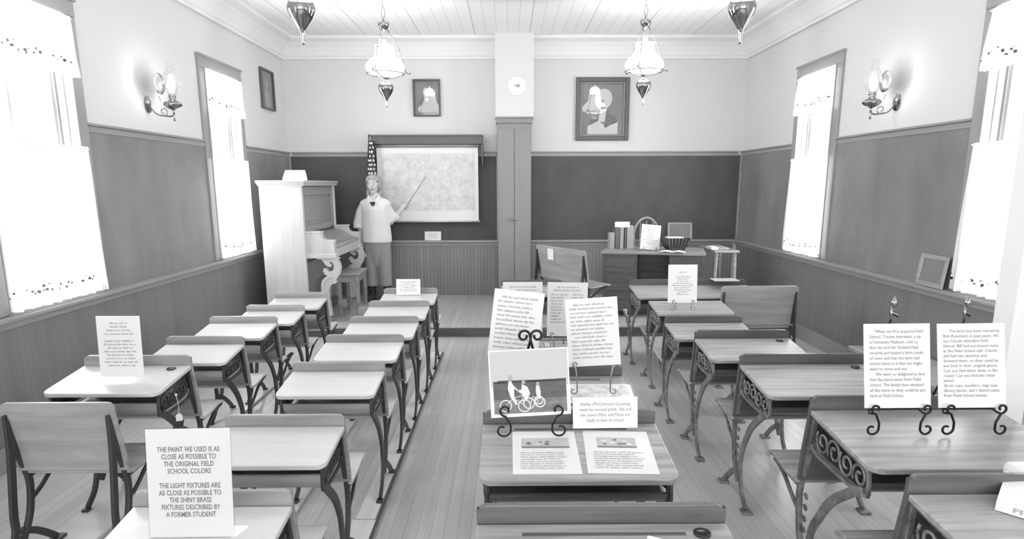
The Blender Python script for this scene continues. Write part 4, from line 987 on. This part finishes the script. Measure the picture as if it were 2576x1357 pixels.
def hand(wr, d, side, curl, thumb):
    d = Vector(d).normalized(); sd = Vector(side).normalized(); nn = d.cross(sd).normalized(); wr = Vector(wr)
    pts = [wr, wr + d*.04, wr + d*.082]
    for off in (-.024, -.008, .008, .024): tube(bm, [p + sd*off*(.7 + .3*i/2) for i, p in enumerate(pts)], [.012, .013, .011], 8)
    for k, (off, ln) in enumerate(((-.028, .056), (-.0095, .070), (.0095, .074), (.028, .066))):
        p = wr + d*.080 + sd*off; path = [p]; dd = d.copy()
        for j in range(3):
            dd = (Matrix.Rotation(curl*(1+.12*k), 3, sd) @ dd).normalized(); p = p + dd*ln*(.42 if j == 0 else .30); path.append(p.copy())
        tube(bm, path, [.0092, .0088, .0080, .0068], 8)
    p = wr + d*.022 + sd*thumb*.022; q = p + (d*.6 + sd*thumb*.8).normalized()*.035
    tube(bm, [p, q, q + (d*.9 + sd*thumb*.3 - nn*.25).normalized()*.034], [.012, .0105, .008], 8)
hand((-.150, -.045, .635), (.18, -.12, -1), (0.35, -1, .1), .22, 1)
hand((.325, .055, 1.165), (.62, .06, .78), (.7, -.35, -.5), .62, -1)
body = fuse('body', bm, 'skin', W, .0045, 2)
bm = NB(); R = []
for z, rx, ry, yy in ((.745, .188, .142, 0), (.80, .190, .145, 0), (.92, .180, .135, -.005), (1.05, .172, .132, -.01), (1.16, .176, .128, -.01), (1.235, .182, .105, 0), (1.28, .145, .085, .005), (1.305, .085, .068, .008)):
    R.append([Vector((rx*math.cos(a*PI/14)*(1+.02*math.sin(a*1.9)), yy+ry*math.sin(a*PI/14)*(1+.03*math.sin(a*1.3)), z)) for a in range(28)])
rings(bm, R)
tube(bm, [(-.128, 0, 1.228), (-.182, .005, 1.12), (-.222, .01, .99), (-.222, -.002, .915)], [.062, .068, .070, .072], 14)
tube(bm, [(.118, 0, 1.228), (.160, .03, 1.12), (.185, .05, 1.01), (.225, .055, 1.05), (.262, .056, 1.09)], [.062, .064, .062, .055, .052], 14)
for s in (-1, 1): ell(bm, (s*.128, 0, 1.222), (.068, .075, .058), 18)
blouse = fuse('blouse', bm, 'blouse', W, .007, 9)
for s in (-1, 1):
    bm = NB(); poly_prism(bm, [(s*.012, 1.235), (s*.075, 1.262), (s*.085, 1.305), (s*.062, 1.335), (s*.045, 1.315)], -.108, -.085)
    for v in bm.verts: v.co.y += (v.co.z-1.235)*.75
    link('collar', bm, 'blouse', blouse, bevel=.004)
bm = NB(); poly_prism(bm, [(-.032, 1.252), (.034, 1.252), (.028, 1.222), (.004, 1.196), (-.02, 1.222)], -.136, -.112); link('scarf', bm, 'black', W, bevel=.004)
bm = NB(); poly_prism(bm, [(-.035, 1.315), (.038, 1.315), (.002, 1.24)], -.112, -.088)
for v in bm.verts: v.co.y += (v.co.z-1.235)*.6
link('neckline', bm, 'skin', body)
bm = NB()
for s in (-1, 1):
    tube(bm, [(s*.072, 0, .80), (s*.078, -.005, .62), (s*.080, -.005, .42), (s*.082, .0, .19)], [.104, .100, .094, .090], 18)
R = []
for z, rx, ry in ((.44, .10, .085), (.52, .13, .10), (.60, .155, .115), (.70, .168, .122), (.80, .168, .125)): R.append([Vector((rx*math.cos(a*PI/12), ry*math.sin(a*PI/12), z)) for a in range(24)])
rings(bm, R); fuse('trousers', bm, 'trousers', W, .008, 8)
for s in (-1, 1):
    bm = NB(); ell(bm, (s*.105, -.05, .05), (.048, .125, .05)); box(bm, s*.105-.045, s*.105+.045, -.16, .07, 0, .02); tube(bm, [(s*.10, .02, .06), (s*.10, .02, .11)], [.045, .042], 14); fuse('shoe', bm, 'shoe', W, .006, 3)
    bm = NB(); tube(bm, [(s*.10, .02, .09), (s*.098, .015, .22)], [.040, .050], 14); link('sock', bm, 'sock', W, smooth=True)
bm = NB()
ell(bm, (hx, .030, hz+.028), (.088, .086, .094)); ell(bm, (hx+.006, -.008, hz+.078), (.076, .078, .044)); ell(bm, (hx-.02, -.05, hz+.088), (.045, .03, .026))
for s in (-1, 1): ell(bm, (hx+s*.071, .020, hz+.0), (.024, .046, .066)); ell(bm, (hx+s*.062, -.028, hz+.055), (.024, .036, .036)); ell(bm, (hx+s*.05, .045, hz-.045), (.034, .04, .04))
fuse('hair', bm, 'hair', W, .005, 2)
for s in (-1, 1):
    bm = NB(); ell(bm, (hx+s*.029, -.0765, hz+.016), (.0105, .0055, .0045)); e = link('eye', bm, 'paper', body, smooth=True)
    bm = NB(); ell(bm, (hx+s*.029, -.081, hz+.016), (.0048, .0035, .0042)); link('iris', bm, 'black', e, smooth=True)
    bm = NB(); tube(bm, [(hx+s*.014, -.082, hz+.034), (hx+s*.03, -.082, hz+.039), (hx+s*.046, -.074, hz+.034)], [.003, .0035, .002], 6); link('eyebrow', bm, 'hair', body, smooth=True)
bm = NB(); ell(bm, (hx, -.078, hz-.055), (.026, .010, .013)); mo = link('mouth', bm, 'lips', body, smooth=True)
bm = NB(); ell(bm, (hx, -.0855, hz-.050), (.020, .004, .0055)); link('teeth', bm, 'paper', mo, smooth=True)
o = thing('pointer', 'long thin wooden pointer held towards the wall map', 'pointer', (-1.665, 8.12, PZ))
bm = NB(); tube(bm, [(.355, .055, 1.155), (.405, .07, 1.235), (.62, .16, 1.56)], [.010, .008, .004], 8); link('shaft', bm, 'wood_mid', o, smooth=True)
